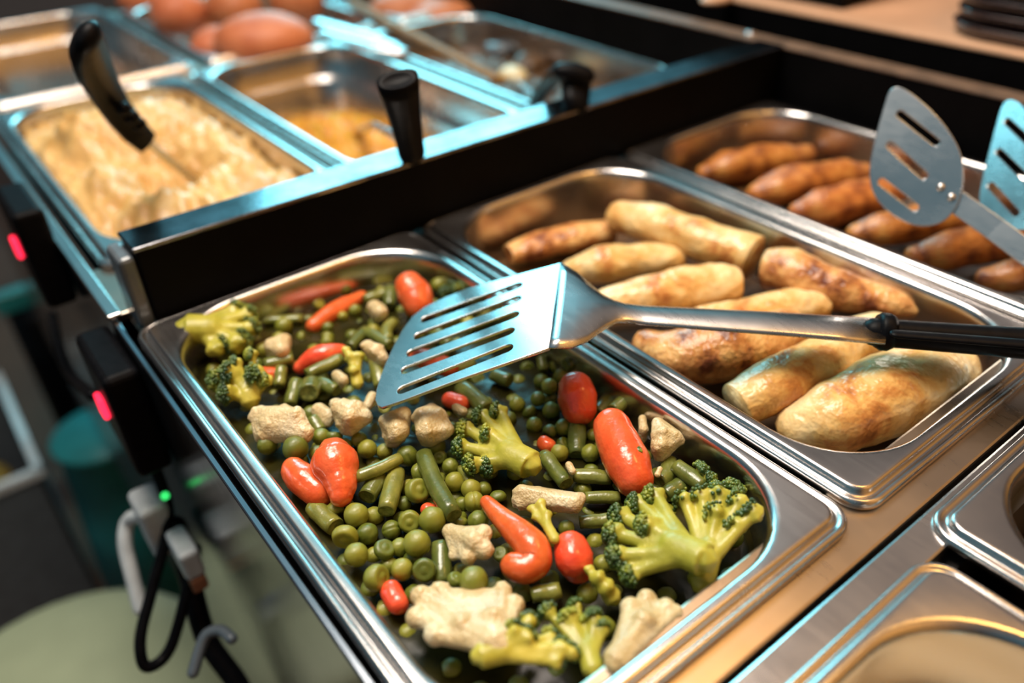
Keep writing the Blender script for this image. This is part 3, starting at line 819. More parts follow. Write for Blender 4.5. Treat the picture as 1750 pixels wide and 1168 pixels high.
carrot('dark orange carrot bit at the left wall beside the big front cauliflower', [(668, 1012, -.0160, 20), (680, 1032, -.0160, 20)])
carrot('carrot seen through the middle slots of the turner', [(715, 610, -.0120, 17), (742, 620, -.0130, 20), (768, 628, -.0140, 16)])
carrot('small dark red carrot in the shade below the turner', [(768, 684, -.0180, 14), (790, 690, -.0180, 14)])
carrot('sliver of red carrot between the small broccoli and the dull green bean', [(452, 640, -.0170, 13), (476, 642, -.0170, 13)])
carrot('small brownish carrot round beside the base of the middle broccoli', [(930, 758, -.0165, 13), (936, 762, -.0165, 13)])
mb = MB(); mb.sphere((0, 0, 0), .0022, 2, 0, (.7, 1.3, .5))
me = mb.mesh('herb_flake'); wobble(me, .0006, 600, 2)
tag(link('herb_flake', me, MT['bud'], None, P(1089, 768, .0010)), 'green herb flake stuck on the large fat carrot', 'herb')
def hull_web(mb, pts):
    bm = bmesh.new()
    for c, r in pts:
        for v in ico(1)[0]: bm.verts.new(c + v * r)
    res = bmesh.ops.convex_hull(bm, input=list(bm.verts))
    vs = [v for v in bm.verts if v.link_faces]
    ix = {v: i for i, v in enumerate(vs)}
    mb.add([v.co.copy() for v in vs], [tuple(ix[v] for v in f.verts) for f in bm.faces])
    bm.free()
def floret(kind, base, heads, stem, label, group, seed, flat=.35, hr=1.0, bumps=8, vox=.0008, budside=None, budn=180, rootf=.40, cat=None, name=None, knob=.42, buds=True, web=.92, br=.78):
    if kind == 'broccoli': bumps += 5
    """base: (u, v, z); heads: list of (u, v, z, radius px); stem: stem radius in px"""
    rnd = random.Random(seed)
    A = P(*base); r0 = M(stem, A)
    H = [(P(u, v, z), M(r, P(u, v, z))) for u, v, z, r in heads]
    cen = sum((h for h, _ in H), Vector()) / len(H)
    root = A.lerp(cen, rootf)
    mb = MB()
    mb.sweep([A, A.lerp(root, .5), root], [r0, r0 * .97, r0 * .95], 16, 'flat', 'round', .85)
    bud = MB()
    if kind == 'cauliflower':
        hull_web(mb, [(A, r0 * .80)] + [(h, r * web) for h, r in H])
        knob = knob * 1.0
    else:
        hull_web(mb, [(A, r0 * .75)] + [(root.lerp(h, .30), r0 * .45) for h, r in H])
    for h, r in H:
        mid = root.lerp(h, .5) + (h - cen) * .12
        st = A.lerp(root, .55)
        if kind == 'broccoli':
            mb.sweep([st, mid, h], [r0 * .66, max(r * .52, r0 * .42), r * .60], 10, 'round', 'round')
        else:
            mb.sweep([st, mid, h], [r0 * .80, max(r * br, r0 * br * .8), r * br * 1.1], 12, 'round', 'round')
        mb.sphere(h, r * (.78 if kind == 'broccoli' else max(.84, br)), 2)
        od = (h - root).normalized()
        for k in range(bumps):
            d = Vector((rnd.gauss(0, 1), rnd.gauss(0, 1), rnd.gauss(0, 1))).normalized()
            if d.dot(od) < -.15: d = (d + od * .9).normalized()
            rr = r * knob * rnd.uniform(.6, 1.05)
            c = h + d * (r * (.62 if kind == 'broccoli' else .62))
            mb.sphere(c, rr, 2)
            if kind == 'cauliflower':
                for q in range(4):
                    d2 = (d + Vector((rnd.gauss(0, .6), rnd.gauss(0, .6), rnd.gauss(0, .6)))).normalized()
                    mb.sphere(c + d2 * rr * .8, rr * rnd.uniform(.28, .45), 1)
        if kind == 'broccoli' and buds:
            bs = Vector(budside).normalized() if budside is not None else od
            nb_ = 0; tries = 0
            while nb_ < budn * 2.2 and tries < budn * 18:
                tries += 1
                d = Vector((rnd.gauss(0, 1), rnd.gauss(0, 1), rnd.gauss(0, 1))).normalized()
                if d.dot(bs) + .45 * d.dot(od) < .45: continue
                nb_ += 1
                c = h + d * r * rnd.uniform(.85, 1.22)
                bud.sphere(c, rnd.uniform(.00055, .00115), 1)
        taken.append((h, r))
    taken.append((A, r0)); taken.append((root, r0))
    org = (A + cen) / 2
    nm = name or ('broccoli_floret' if kind == 'broccoli' else 'cauliflower_floret')
    ct = cat or ('broccoli' if kind == 'broccoli' else 'cauliflower')
    if kind == 'broccoli' and buds:
        e = empty(nm, org, label, ct, group)
        o = link('stalk', mb.mesh('stalk', org), MT['broccoli'], e); remesh(o, vox, 4)
        link('bud_cluster', bud.mesh('bud_cluster', org), MT['bud'], e)['label'] = 'dark green flower buds'
        return e
    o = link(nm, mb.mesh(nm, org), MT['broccoli'] if kind == 'broccoli' else MT['cauliflower'], None, org); remesh(o, vox, 2)
    return tag(o, label, ct, group)
BG, CG = 'broccoli florets in the vegetable mix', 'cauliflower pieces in the vegetable mix'
Cz = -.009
floret('broccoli', (318, 562, -.0030), [(420, 540, -.006, 17), (424, 562, -.008, 18), (405, 585, -.010, 22), (370, 595, -.010, 20), (400, 530, -.004, 15)], 29, 'yellow-green broccoli stalk lying across the back left corner', BG, 1, budn=50, budside=(.7, .3, .2), rootf=.45)
floret('broccoli', (430, 690, -.014), [(398, 640, -.004, 22), (432, 606, .002, 11), (405, 622, -.001, 12), (375, 650, -.006, 18), (392, 672, -.008, 18), (455, 650, -.006, 14), (440, 640, -.003, 18)], 18, 'small bushy broccoli with a raised finger, by the left wall below the yellow stalk', BG, 2, budn=80, budside=(-.9, -.2, .2), rootf=.3)
floret('broccoli', (908, 796, -.0080), [(856, 705, -.006, 16), (826, 712, -.008, 16), (800, 735, -.008, 17), (793, 765, -.010, 17), (812, 793, -.010, 18), (840, 796, -.011, 17), (838, 742, -.005, 15)], 29, 'yellowish broccoli with a wide cut stalk in the middle, dark buds on its left', BG, 3, budn=90, budside=(-.9, .3, .15), rootf=.42)
floret('broccoli', (1206, 958, .0010), [(1122, 850, -.003, 20), (1094, 862, -.005, 20), (1066, 885, -.006, 22), (1056, 915, -.006, 22), (1062, 950, -.006, 22), (1082, 980, -.008, 20), (1110, 900, -.001, 22)], 33, 'large broccoli with a thick cut stalk pointing at the front right corner', BG, 4, budn=110, budside=(-.95, .25, .1), rootf=.42)
floret('broccoli', (1196, 1000, -.0120), [(1172, 858, -.005, 20), (1202, 852, -.003, 20), (1234, 850, -.002, 22), (1264, 860, -.001, 22), (1288, 878, .001, 20), (1260, 900, -.003, 20), (1225, 880, -.002, 20)], 24, 'pale yellow-green broccoli fan leaning on the front right corner wall', BG, 5, budn=14, budside=(-.5, .8, .2), rootf=.45)
floret('broccoli', (818, 1122, -.0010), [(880, 1082, .001, 18), (905, 1064, -.003, 16), (898, 1092, .000, 18), (958, 1108, -.003, 17), (940, 1090, -.004, 14), (975, 1118, -.004, 15), (950, 1132, -.004, 15)], 24, 'bright green broccoli at the very front, its stalk end at the left', BG, 6, budn=60, budside=(.2, .6, -.4), rootf=.35)
floret('broccoli', (1015, 1150, -.0080), [(940, 1050, -.006, 16), (975, 1062, -.006, 18), (1015, 1062, -.006, 18), (1030, 1080, -.007, 16), (985, 1040, -.008, 14)], 20, 'olive broccoli with two open branches behind the front broccoli', BG, 7, budn=50, budside=(0, .9, .2), rootf=.40)
floret('broccoli', (757, 502, -.0150), [(770, 494, -.008, 12), (788, 490, -.008, 11), (762, 500, -.010, 11)], 9, 'little broccoli tip at the right wall behind the turner', BG, 8, budn=40)
floret('broccoli', (612, 660, -.0150), [(592, 600, -.006, 10), (600, 612, -.007, 13), (614, 610, -.007, 11), (604, 634, -.009, 11)], 11, 'bright yellow broccoli scrap left of the turner tip', BG, 9, buds=False)
floret('broccoli', (1185, 830, -.0150), [(1200, 806, -.008, 10), (1212, 818, -.008, 10), (1195, 800, -.009, 9)], 9, 'tiny broccoli crumb at the front right wall beside the thick bean', BG, 10, budn=40)
floret('broccoli', (1235, 870, -.0150), [(1225, 838, -.008, 12), (1250, 834, -.008, 13), (1262, 842, -.009, 11)], 10, 'dark green broccoli buds behind the pale yellow-green fan', BG, 11, budn=70, budside=(0, .3, .9))
floret('broccoli', (1050, 1025, -.0140), [(1008, 975, -.007, 12), (1022, 990, -.007, 18), (1034, 1004, -.009, 18)], 18, 'green stalk wedge below the large broccoli', BG, 12, buds=False)
floret('broccoli', (950, 925, -.0035), [(908, 870, -.005, 10), (925, 862, -.003, 11), (936, 880, -.003, 10), (915, 885, -.005, 9)], 10, 'small pale floret with a whitish stem on the long bent carrot', BG, 13, buds=False, rootf=.5)

floret('cauliflower', (450, 742, -.0120), [(505, 716, -.004, 22), (488, 706, -.005, 17), (446, 712, -.008, 22), (522, 742, -.008, 17), (462, 725, -.007, 22)], 24, 'large brownish cauliflower with a white crumbly tip by the left wall', CG, 21, bumps=9)
floret('cauliflower', (596, 730, -.0110), [(582, 700, -.006, 20), (608, 700, -.006, 20), (624, 714, -.008, 16), (598, 712, -.004, 20), (574, 690, -.008, 12)], 24, 'smooth cream cauliflower wedge left of the turner tip', CG, 22, bumps=7)
floret('cauliflower', (672, 752, -.0120), [(664, 722, -.006, 20), (680, 736, -.005, 24), (690, 708, -.006, 16)], 22, 'cream cauliflower wedge directly in front of the turner tip', CG, 23, bumps=7)
floret('cauliflower', (732, 752, -.0120), [(722, 712, -.004, 20), (748, 714, -.005, 20), (760, 736, -.007, 18), (728, 738, -.005, 22), (738, 700, -.006, 13)], 20, 'knobbly cauliflower left of the middle broccoli head', CG, 24, bumps=10)
floret('cauliflower', (650, 628, -.0140), [(628, 592, -.006, 13), (644, 600, -.005, 16), (654, 612, -.007, 12)], 14, 'small white cauliflower left of the turner edge', CG, 25, bumps=8)
floret('cauliflower', (650, 546, -.0180), [(640, 526, -.011, 16), (650, 534, -.011, 16)], 14, 'round brownish cauliflower left of the blunt orange carrot', CG, 26, bumps=5, knob=.3)
floret('cauliflower', (470, 612, -.0160), [(466, 592, -.009, 18), (486, 582, -.009, 15), (480, 598, -.009, 18)], 16, 'yellowish cauliflower between the small broccoli and the broth', CG, 27, bumps=5, knob=.3)
floret('cauliflower', (582, 660, -.0150), [(576, 642, -.010, 12), (586, 650, -.010, 12)], 10, 'small pale cauliflower knob below the smooth bean', CG, 28, bumps=5, knob=.3)
floret('cauliflower', (1128, 778, -.0110), [(1124, 724, -.005, 13), (1130, 745, -.005, 21), (1152, 750, -.006, 19), (1128, 764, -.007, 20)], 18, 'cream cauliflower with a ragged right edge beside the large carrot', CG, 29, bumps=8)
floret('cauliflower', (886, 858, -.0110), [(892, 842, -.008, 17), (920, 846, -.008, 18), (950, 858, -.007, 18), (980, 862, -.007, 20), (992, 852, -.007, 12)], 18, 'long beige cauliflower piece below the middle broccoli stalk', CG, 30, bumps=6, rootf=.3)
floret('cauliflower', (766, 906, -.0090), [(826, 912, -.004, 20), (826, 940, -.006, 22), (800, 952, -.007, 18), (808, 925, -.003, 20), (775, 950, -.010, 12)], 15, 'cauliflower with a white rib, right of the pea heap', CG, 31, bumps=7, knob=.32, web=.50, br=.66)
floret('cauliflower', (850, 1105, -.0010), [(720, 1020, -.007, 24), (752, 1012, -.007, 22), (712, 1056, -.006, 24), (745, 1085, -.004, 26), (790, 1030, -.006, 20), (860, 1012, -.006, 20), (880, 1035, -.006, 22), (822, 1035, -.008, 18), (790, 1070, -.002, 26), (845, 1060, -.001, 26)], 34, 'big cauliflower fan at the front left corner of the pan', CG, 32, bumps=7, knob=.34, rootf=.22, web=.38, br=.60)
floret('cauliflower', (1050, 1135, -.0040), [(1078, 1040, -.005, 24), (1105, 1025, -.006, 22), (1138, 1038, -.005, 20), (1155, 1046, -.005, 16), (1100, 1062, -.002, 24)], 26, 'cauliflower fan at the front wall, right of the olive broccoli', CG, 33, bumps=6, knob=.3, web=.38, br=.60, rootf=.3)
floret('cauliflower', (1126, 808, -.0100), [(1128, 802, -.007, 6), (1123, 812, -.007, 6)], 5, 'tiny white cauliflower crumb on the right side of the large carrot', CG, 34, bumps=5, vox=.0005)
floret('cauliflower', (1098, 752, -.0150), [(1098, 716, -.010, 9), (1100, 735, -.010, 11)], 9, 'thin beige cauliflower sliver behind the large carrot', CG, 35, bumps=4, knob=.25)
floret('cauliflower', (790, 712, -.0150), [(780, 698, -.008, 10), (792, 704, -.008, 10)], 8, 'small cauliflower knob behind the middle broccoli buds', CG, 36, bumps=6)
floret('cauliflower', (975, 800, -.0120), [(972, 795, -.009, 8), (978, 806, -.009, 8)], 6, 'small clear cauliflower flake on the bluish bean', CG, 37, bumps=4, vox=.0006)
floret('cauliflower', (560, 724, -.0170), [(545, 702, -.0150, 16), (562, 712, -.015, 15)], 12, 'dull cauliflower lying deep behind the two cream pieces left of the turner', CG, 38, bumps=4, knob=.3)
floret('cauliflower', (636, 690, -.0160), [(636, 678, -.012, 11), (628, 694, -.013, 10)], 9, 'pale cauliflower knob tucked under the turner tip', CG, 39, bumps=5)

# pieces sunk in the broth between the larger ones
def inside(x, y, m):
    X0, X1, Y0, Y1, r = x0 + .016, x1 - .016, y0 + .016, y1 - .016, .040
    if not (X0 + m < x < X1 - m and Y0 + m < y < Y1 - m): return False
    cx = min(max(x, X0 + r), X1 - r); cy = min(max(y, Y0 + r), Y1 - r)
    return (x - cx) ** 2 + (y - cy) ** 2 < (r - m) ** 2 or (cx == x or cy == y)
placed = []
tops = list(taken)
n_sp = 0
rs = random.Random(5)
for _ in range(9000):
    x, y = rs.uniform(x0 + .02, x1 - .02), rs.uniform(y0 + .02, y1 - .02)
    if not inside(x, y, .004): continue
    z = ZL + rs.uniform(-.0034, .0012)
    q = Vector((x, y, z))
    if any((q - t).length < r + .0036 for t, r in tops): continue
    if any((q - t).length < .0112 for t in placed): continue
    # keep only what the larger pieces leave in view
    d = (CAM - q).normalized(); hid = 0
    for off in (Vector((.003, 0, .001)), Vector((-.003, 0, .001)), Vector((0, .003, .001))):
        for t, r in tops:
            w = t - (q + off); a = w.dot(d)
            if a > 0 and (w - d * a).length < r * .9: hid += 1; break
    if hid == 3: continue
    placed.append(q)
    if n_sp > 150: break
    o = pea_proto.copy(); col.objects.link(o)
    o.data = PEAS[rs.randrange(12)]; o.location = q
    r = rs.uniform(.0037, .0044); o.scale = (r, r, r); o.rotation_euler = (rs.uniform(0, 6), rs.uniform(0, 6), rs.uniform(0, 6))
    tag(o, 'green pea half sunk in the broth in a gap between larger vegetables', 'pea', 'peas sunk in the broth')
    n_sp += 1
print('sunken peas', n_sp)
def box_thing(name, b, m, label, cat, bevel=.003):
    mb = MB(); mb.box(*b); org = Vector(((b[0] + b[1]) / 2, (b[2] + b[3]) / 2, b[4]))
    return tag(mb.build(name, m, None, org, False, bevel), label, cat)
# ------------------------------------------------------------------ rolled crepes
def roll_food(name, pts, mat, label, cat, group, cap0='round', cap1='round', sq=.9, wob=.0024, fr=42, open_end=None, n=28, up=(0, 0, 1)):
    C = [P(u, v, z) for u, v, z, r in pts]; Rr = [M(r, c) for (u, v, z, r), c in zip(pts, C)]
    out, rad = [], []; m = len(C)
    for i in range(m - 1):
        p0, p1, p2, p3 = C[max(i - 1, 0)], C[i], C[i + 1], C[min(i + 2, m - 1)]
        for k in range(8):
            t = k / 8
            out.append(.5 * ((2 * p1) + (p2 - p0) * t + (2 * p0 - 5 * p1 + 4 * p2 - p3) * t * t + (3 * p1 - p0 - 3 * p2 + p3) * t ** 3))
            tt = t * t * (3 - 2 * t); rad.append(Rr[i] * (1 - tt) + Rr[i + 1] * tt)
    out.append(C[-1]); rad.append(Rr[-1])
    org = sum(C, Vector()) / m
    mb = MB()
    if open_end is None:
        mb.sweep(out, rad, n, cap0, cap1, sq, up=up)
    else:
        # a tube whose wrapped layers show at the open end: outside, over the lip, back down inside
        sgn = 1 if open_end == 1 else -1
        if open_end == 0: out, rad = out[::-1], rad[::-1]
        t = (out[-1] - out[-2]).normalized(); e, r = out[-1], rad[-1]
        o2 = out + [e + t * .0006, e + t * .0006, e - t * .004, e - t * .016]
        r2 = rad + [r * .96, r * .84, r * .80, r * .70]
        mb.sweep(o2, r2, n, cap0 if open_end == 1 else cap1, None, sq, up=up)
        # inner coil
        mb.sweep([e - t * .020, e - t * .009, e - t * .004, e - t * .0036, e - t * .007, e - t * .016], [r * .66, r * .64, r * .60, r * .50, r * .46, r * .40], n, None, None, sq, up=up)
        mb.sphere(e - t * .016, r * .52, 2)
    me = mb.mesh(name, org); wobble(me, wob, fr, random.random() * 30, wob * .32, 170)
    o = link(name, me, mat, None, org)
    return tag(o, label, cat, group)
CRG = 'rolled crepes in the middle pan'
def crepe(pts, label, brown=False, **k): return roll_food('rolled_crepe', pts, MT['crepe_brown' if brown else 'crepe'], label, 'crepe', CRG, **k)
crepe([(1064, 372, -.012, 29), (1110, 382, -.010, 38), (1180, 404, -.009, 37), (1240, 424, -.010, 40), (1286, 442, -.012, 44)], 'pale crepe lying along the back right wall with an open rolled end', open_end=1)
crepe([(985, 462, -.021, 27), (1030, 452, -.018, 34), (1090, 444, -.018, 34), (1148, 446, -.021, 27)], 'smooth pale crepe behind the turner fold, second row from the back', cap1='round')
crepe([(1045, 522, -.018, 34), (1100, 510, -.015, 40), (1170, 494, -.014, 41), (1222, 490, -.015, 40), (1252, 491, -.017, 36)], 'crepe with a purple-brown streak on top, just above the turner shaft', cap1='flat')
crepe([(868, 436, -.028, 24), (915, 422, -.027, 30), (985, 406, -.027, 32), (1042, 396, -.028, 26)], 'dark spotted crepe in the back left corner of the crepe pan', True, cap0='flat', cap1='flat', sq=.7)
crepe([(1310, 462, -.014, 40), (1360, 470, -.012, 44), (1430, 492, -.012, 38), (1510, 512, -.013, 30), (1582, 528, -.014, 16)], 'browned crepe tapering to a point along the right wall', True, cap0='flat')
crepe([(1190, 562, -.020, 34), (1260, 545, -.018, 38), (1340, 530, -.017, 37), (1396, 524, -.018, 28)], 'crepe half hidden behind the turner shaft, left of the tapering one')
crepe([(1112, 590, -.018, 30), (1180, 606, -.015, 53), (1260, 594, -.014, 56), (1345, 570, -.016, 46)], 'brown-mottled crepe below the turner shaft, touching the left wall', True)
crepe([(1262, 692, -.014, 42), (1320, 662, -.010, 50), (1390, 624, -.010, 48), (1460, 584, -.012, 42), (1494, 567, -.013, 37)], 'creamy white crepe with one brown ring, second from the front', open_end=0)
crepe([(1368, 728, -.018, 46), (1432, 712, -.014, 66), (1512, 680, -.013, 74), (1580, 650, -.014, 70), (1622, 634, -.018, 46)], 'broad blistered golden crepe at the front right end of the pan')
fill('crepe_juice', MT['sauce'], CRE[0] + .016, CRE[1] - .016, CRE[2] + .016, CRE[3] - .016, -.038, .040, 'thin dark film of frying fat on the bottom of the crepe pan', 'cooking fat', kind='stuff')

# ------------------------------------------------------------------ cutlets
CTG = 'cutlets in the right pan'
def cutlet(pts, label): return roll_food('cutlet', pts, MT['cutlet'], label, 'cutlet', CTG, sq=.95, wob=.0020, fr=60)
cutlet([(1205, 296, -.026, 17), (1250, 286, -.023, 31), (1320, 274, -.023, 31), (1374, 266, -.026, 18)], 'smooth orange-brown cutlet at the back end of the row')
cutlet([(1296, 332, -.024, 20), (1340, 318, -.020, 33), (1420, 304, -.020, 33), (1478, 296, -.024, 18)], 'second cutlet from the back wall')
cutlet([(1368, 364, -.023, 20), (1410, 354, -.020, 34), (1480, 338, -.020, 34), (1540, 326, -.024, 18)], 'third cutlet from the back, its end behind the left turner')
cutlet([(1464, 400, -.022, 18), (1520, 390, -.019, 32), (1600, 376, -.019, 33), (1668, 364, -.023, 18)], 'fourth cutlet from the back, partly under the left turner')
cutlet([(1566, 438, -.021, 18), (1620, 428, -.018, 35), (1700, 414, -.018, 35), (1760, 402, -.022, 18)], 'fifth cutlet from the back, crossed by the flat turner handle')
cutlet([(1684, 476, -.021, 18), (1735, 470, -.018, 31), (1800, 456, -.018, 33), (1860, 444, -.022, 18)], 'front cutlet at the right picture edge')
fill('cutlet_gravy', MT['sauce'], CUT[0] + .016, CUT[1] - .016, CUT[2] + .016, CUT[3] - .016, -.036, .040, 'dark gravy film on the bottom of the cutlet pan', 'gravy', kind='stuff')

# ------------------------------------------------------------------ mashed potato, salad, sauce, soups
def mash_heap(x, y, t):
    e = min(1, t * 3.0); g = lambda cx, cy, s: math.exp(-((x - cx) ** 2 + (y - cy) ** 2) / (2 * s * s))
    h = -.030 + .022 * e
    h += .026 * g(.115, .745, .028) + .024 * g(.175, .735, .026) + .016 * g(.200, .66, .020) + .018 * g(.098, .64, .020) + .016 * g(.185, .595, .018) + .014 * g(.120, .565, .018) + .012 * g(.160, .545, .016)
    h -= .030 * g(.150, .640, .020) + .010 * g(.125, .69, .014)
    return h * (.3 + .7 * e)
fill('mashed_potato', MT['mash'], .0620 + .0155, .2380 - .0155, .5000 + .0155, .8660 - .0155, -.012, .040, 'creamy yellow heap of mashed potato with the black-handled spoon in it', 'mashed potato', amp=.0095, freq=46, puffy=True, heap=mash_heap, seed=2)
def corn_heap(x, y, t):
    return .022 * math.exp(-((x - .352) ** 2 + (y - .765) ** 2) / .0016) + .006 * math.exp(-((x - .32) ** 2 + (y - .70) ** 2) / .002)
fill('yellow_salad', MT['corn'], .2440 + .0240, .4205 - .0240, .5000 + .0240, .8660 - .0240, -.082, .036, 'small heap of yellow salad at the bottom of the deep pan', 'salad', amp=.012, freq=75, puffy=True, heap=corn_heap, seed=4)
fill('brown_sauce', MT['sauce'], .4285 + .0155, .6050 - .0155, .5000 + .0155, .8660 - .0155, -.034, .040, 'brown sauce in the pan beside the side rail', 'sauce', amp=.004, freq=50, kind='stuff')
SG = 'chunks in the brown sauce'
def chunk(u, v, z, r, mat, label, nm, cat, sq=(1.2, 1, .7)):
    p = P(u, v, z); mb = MB(); mb.sphere((0, 0, 0), M(r, p), 3, 0, sq)
    me = mb.mesh(nm); wobble(me, .003, 80, u)
    o = link(nm, me, mat, None, p); o.rotation_euler = (0, 0, u)
    tag(o, label, cat, SG)
chunk(878, 128, -.030, 24, MT['cauliflower'], 'pale onion chunk in the brown sauce beside the ladle', 'onion_chunk', 'onion', (1.3, .9, .6))
chunk(848, 134, -.030, 12, MT['corn'], 'small golden piece at the tip of the wooden spoon', 'potato_chunk', 'potato')
chunk(905, 110, -.030, 28, MT['sauce'], 'dark meat chunk in the sauce behind the onion', 'meat_chunk', 'meat')
chunk(850, 85, -.030, 20, MT['grey_plastic'], 'greyish mushroom in the far part of the sauce', 'mushroom_piece', 'mushroom')
chunk(930, 150, -.031, 20, MT['sauce'], 'dark meat chunk under the ladle handle', 'meat_chunk', 'meat')
fill('cream_soup', MT['soup'], .0600 + .0155, .2365 - .0155, -.2500 + .0155, .0705 - .0155, -.0300, .040, 'cream soup in the front pan', 'soup', amp=.0015, freq=60, kind='stuff')
fill('dark_stew', MT['sauce'], .2455 + .0165, .4220 - .0165, -.2420 + .0165, .0790 - .0165, -.045, .040, 'dark stew in the front pan at the right edge', 'stew', amp=.005, freq=60, kind='stuff')
# rolls in the far row
RG = 'brown rolls in the far row'
def bread(u, v, z, r, label, sq=(1, 1, .85), g=RG, rot=0):
    p = P(u, v, z); mb = MB(); mb.sphere((0, 0, 0), M(r, p), 4, 0, sq)
    me = mb.mesh('bread_roll'); wobble(me, .002, 30, u * .1)
    o = link('bread_roll', me, MT['roll'], None, p); o.rotation_euler = (0, 0, rot)
    tag(o, label, 'bread roll', g)
bread(306, 20, .012, 47, 'round roll at the left of the roll pan, beside the empty pan')
bread(240, -4, .004, 38, 'roll at the far left, cut by the upper picture edge')
bread(402, 12, .012, 46, 'roll in the middle of the back of the roll pan')
bread(506, 0, .010, 48, 'roll at the right side of the roll pan, above the front roll')
bread(452, 70, .004, 62, 'big oval roll at the front of the roll pan', (1.35, 1, .75), RG, -.5)
bread(375, 78, -.004, 40, 'roll lying behind the left end of the big oval roll', (1.2, 1, .8))
bread(350, 45, -.012, 40, 'roll deep between the others in the roll pan')
bread(690, 14, -.004, 52, 'roll at the left in the second roll pan', (1.2, 1, .6), 'rolls in the second roll pan')
bread(748, 26, -.010, 50, 'flat roll at the right in the second roll pan', (1.4, 1, .5), 'rolls in the second roll pan', -.4)
# pale drop near the ledge and the pale drop-shaped thing on the rail
mb = MB(); mb.sphere((0, 0, 0), .013, 3, 0, (1.6, 1, .45))
p = P(1226, -2, .043)
o = link('butter_dish', mb.mesh('butter_dish'), MT['tan'], None, p); tag(o, 'pale oval dish on the side rail at the upper picture edge', 'dish')
box_thing('ledge_dark_block', (.742, .905, .455, .640, .0402, .13), MT['black_board'], 'added black block for the dark reflection on the tan ledge at the upper picture edge, left of the trays', 'box')  # made-up block standing in for the ledge's dark glossy gradient
# screw and light spots on the rail corner
mb = MB(); mb.sphere((0, 0, 0), .0045, 3, 0, (1, 1, .5))
o = link('cap_nut', mb.mesh('cap_nut'), MT['steel_utensil'], None, P(1283, 57, .0405)); tag(o, 'shiny cap nut where the divider meets the side rail', 'nut')

# ------------------------------------------------------------------ below the counter's edge, on the left
def control(y, z, label):
    e = empty('control_box', (.049, y, z), label, 'control box')
    mb = MB(); mb.box(.030, .0495, y - .030, y + .030, z - .035, z + .035); hs = child(mb, 'housing', MT['plastic'], e, False, .004)
    mb = MB(); mb.box(.0265, .0300, y - .005, y + .006, z - .005, z + .009); child(mb, 'rocker_switch', MT['red_lamp'], hs, False, .0015, 'glowing red switch')
P_ = ray
def on_x(u, v, x):
    r = ray(u, v); t = (x - CAM.x) / r.x
    return CAM + r * t
q = on_x(30, 428, .028); control(q.y, q.z, 'black control box with a red switch, far one on the counter side')
q = on_x(176, 700, .028); control(q.y, q.z, 'black control box with a red switch, near one on the counter side')
# lower shelf
mb = MB(); mb.box(-.34, .045, .30, 1.9, -.640, -.625)
# teal tub
def tub(name, u, v, zt, zb, rt, rb, m, label, cat, lid=False, wall=.003):
    c = P(u, v, zt); mb = MB()
    pr = [(rb * .2, zb), (rb, zb), (rb + (rt - rb) * .5, (zb + zt) / 2), (rt, zt - .012), (rt + .006, zt - .010), (rt + .007, zt - .002), (rt + .004, zt)]
    if lid: pr += [(rt * .9, zt + .006), (rt * .6, zt + .016), (rt * .25, zt + .020)]
    else: pr += [(rt - wall, zt - .001), (rb - wall, zb + .006), (rb * .2, zb + .005)]
    n = 40
    rings_mesh(mb, [[(r * math.cos(2 * math.pi * k / n), r * math.sin(2 * math.pi * k / n), z - zb) for k in range(n)] for r, z in pr])
    o = link(name, mb.mesh(name), m, None, (c.x, c.y, zb))
    return tag(o, label, cat)
tub('green_bin', 108, 1225, -.52, -.88, .150, .120, MT['pale_green'], 'round pale green bin with a domed lid on the floor left of the counter', 'bin', True)
tub('teal_tub', 172, 735, -.56, -.88, .066, .088, MT['teal'], 'teal plastic tub with a lid left of the counter, below the near red switch', 'tub', True)
cr = empty('storage_crate', P(60, 870, -.88), 'dark storage crate with pale edges on the floor behind the teal tub', 'crate')
c = P(70, 740, -.60)
X0, X1, Y0, Y1 = c.x - .26, -.034, c.y - .10, c.y + .22
mb = MB()
for b in ((X0, X1, Y0, Y0 + .006, -.88, -.60), (X0, X1, Y1 - .006, Y1, -.88, -.60), (X0, X0 + .006, Y0, Y1, -.88, -.60), (X1 - .006, X1, Y0, Y1, -.88, -.60), (X0, X1, Y0, Y1, -.88, -.872)): mb.box(*b)
child(mb, 'crate_wall', MT['grey_plastic'], cr, False)
mb = MB()
for b in ((X0 - .004, X1 + .004, Y0 - .004, Y0 + .008, -.605, -.592), (X0 - .004, X1 + .004, Y1 - .008, Y1 + .004, -.605, -.592), (X0 - .004, X0 + .008, Y0, Y1, -.605, -.592), (X1 - .008, X1 + .004, Y0, Y1, -.605, -.592)): mb.box(*b)
child(mb, 'crate_rim', MT['white_plastic'], cr, False, 0, 'pale rim')
mb = MB(); mb.sphere((0, 0, 0), .10, 3, 0, (.8, 1.1, .55)); me = mb.mesh('vegetable_bag'); wobble(me, .02, 12, 3)
o = link('vegetable_bag', me, MT['yellow_bag'], None, (c.x - .14, c.y + .06, -.72)); tag(o, 'yellowish bag lying inside the storage crate', 'bag')
def cable(name, pts, r, m, label, cat='cable', grp=None):
    C = [CAM + ray(u, v) * d for u, v, d in pts]
    out = []
    for i in range(len(C) - 1):
        p0, p1, p2, p3 = C[max(i - 1, 0)], C[i], C[i + 1], C[min(i + 2, len(C) - 1)]
        for k in range(8):
            t = k / 8
            out.append(.5 * ((2 * p1) + (p2 - p0) * t + (2 * p0 - 5 * p1 + 4 * p2 - p3) * t * t + (3 * p1 - p0 - 3 * p2 + p3) * t ** 3))
    out.append(C[-1])
    mb = MB(); mb.sweep(out, r, 10, 'round', 'round')
    org = sum(C, Vector()) / len(C)
    return tag(mb.build(name, m, None, org), label, cat, grp)
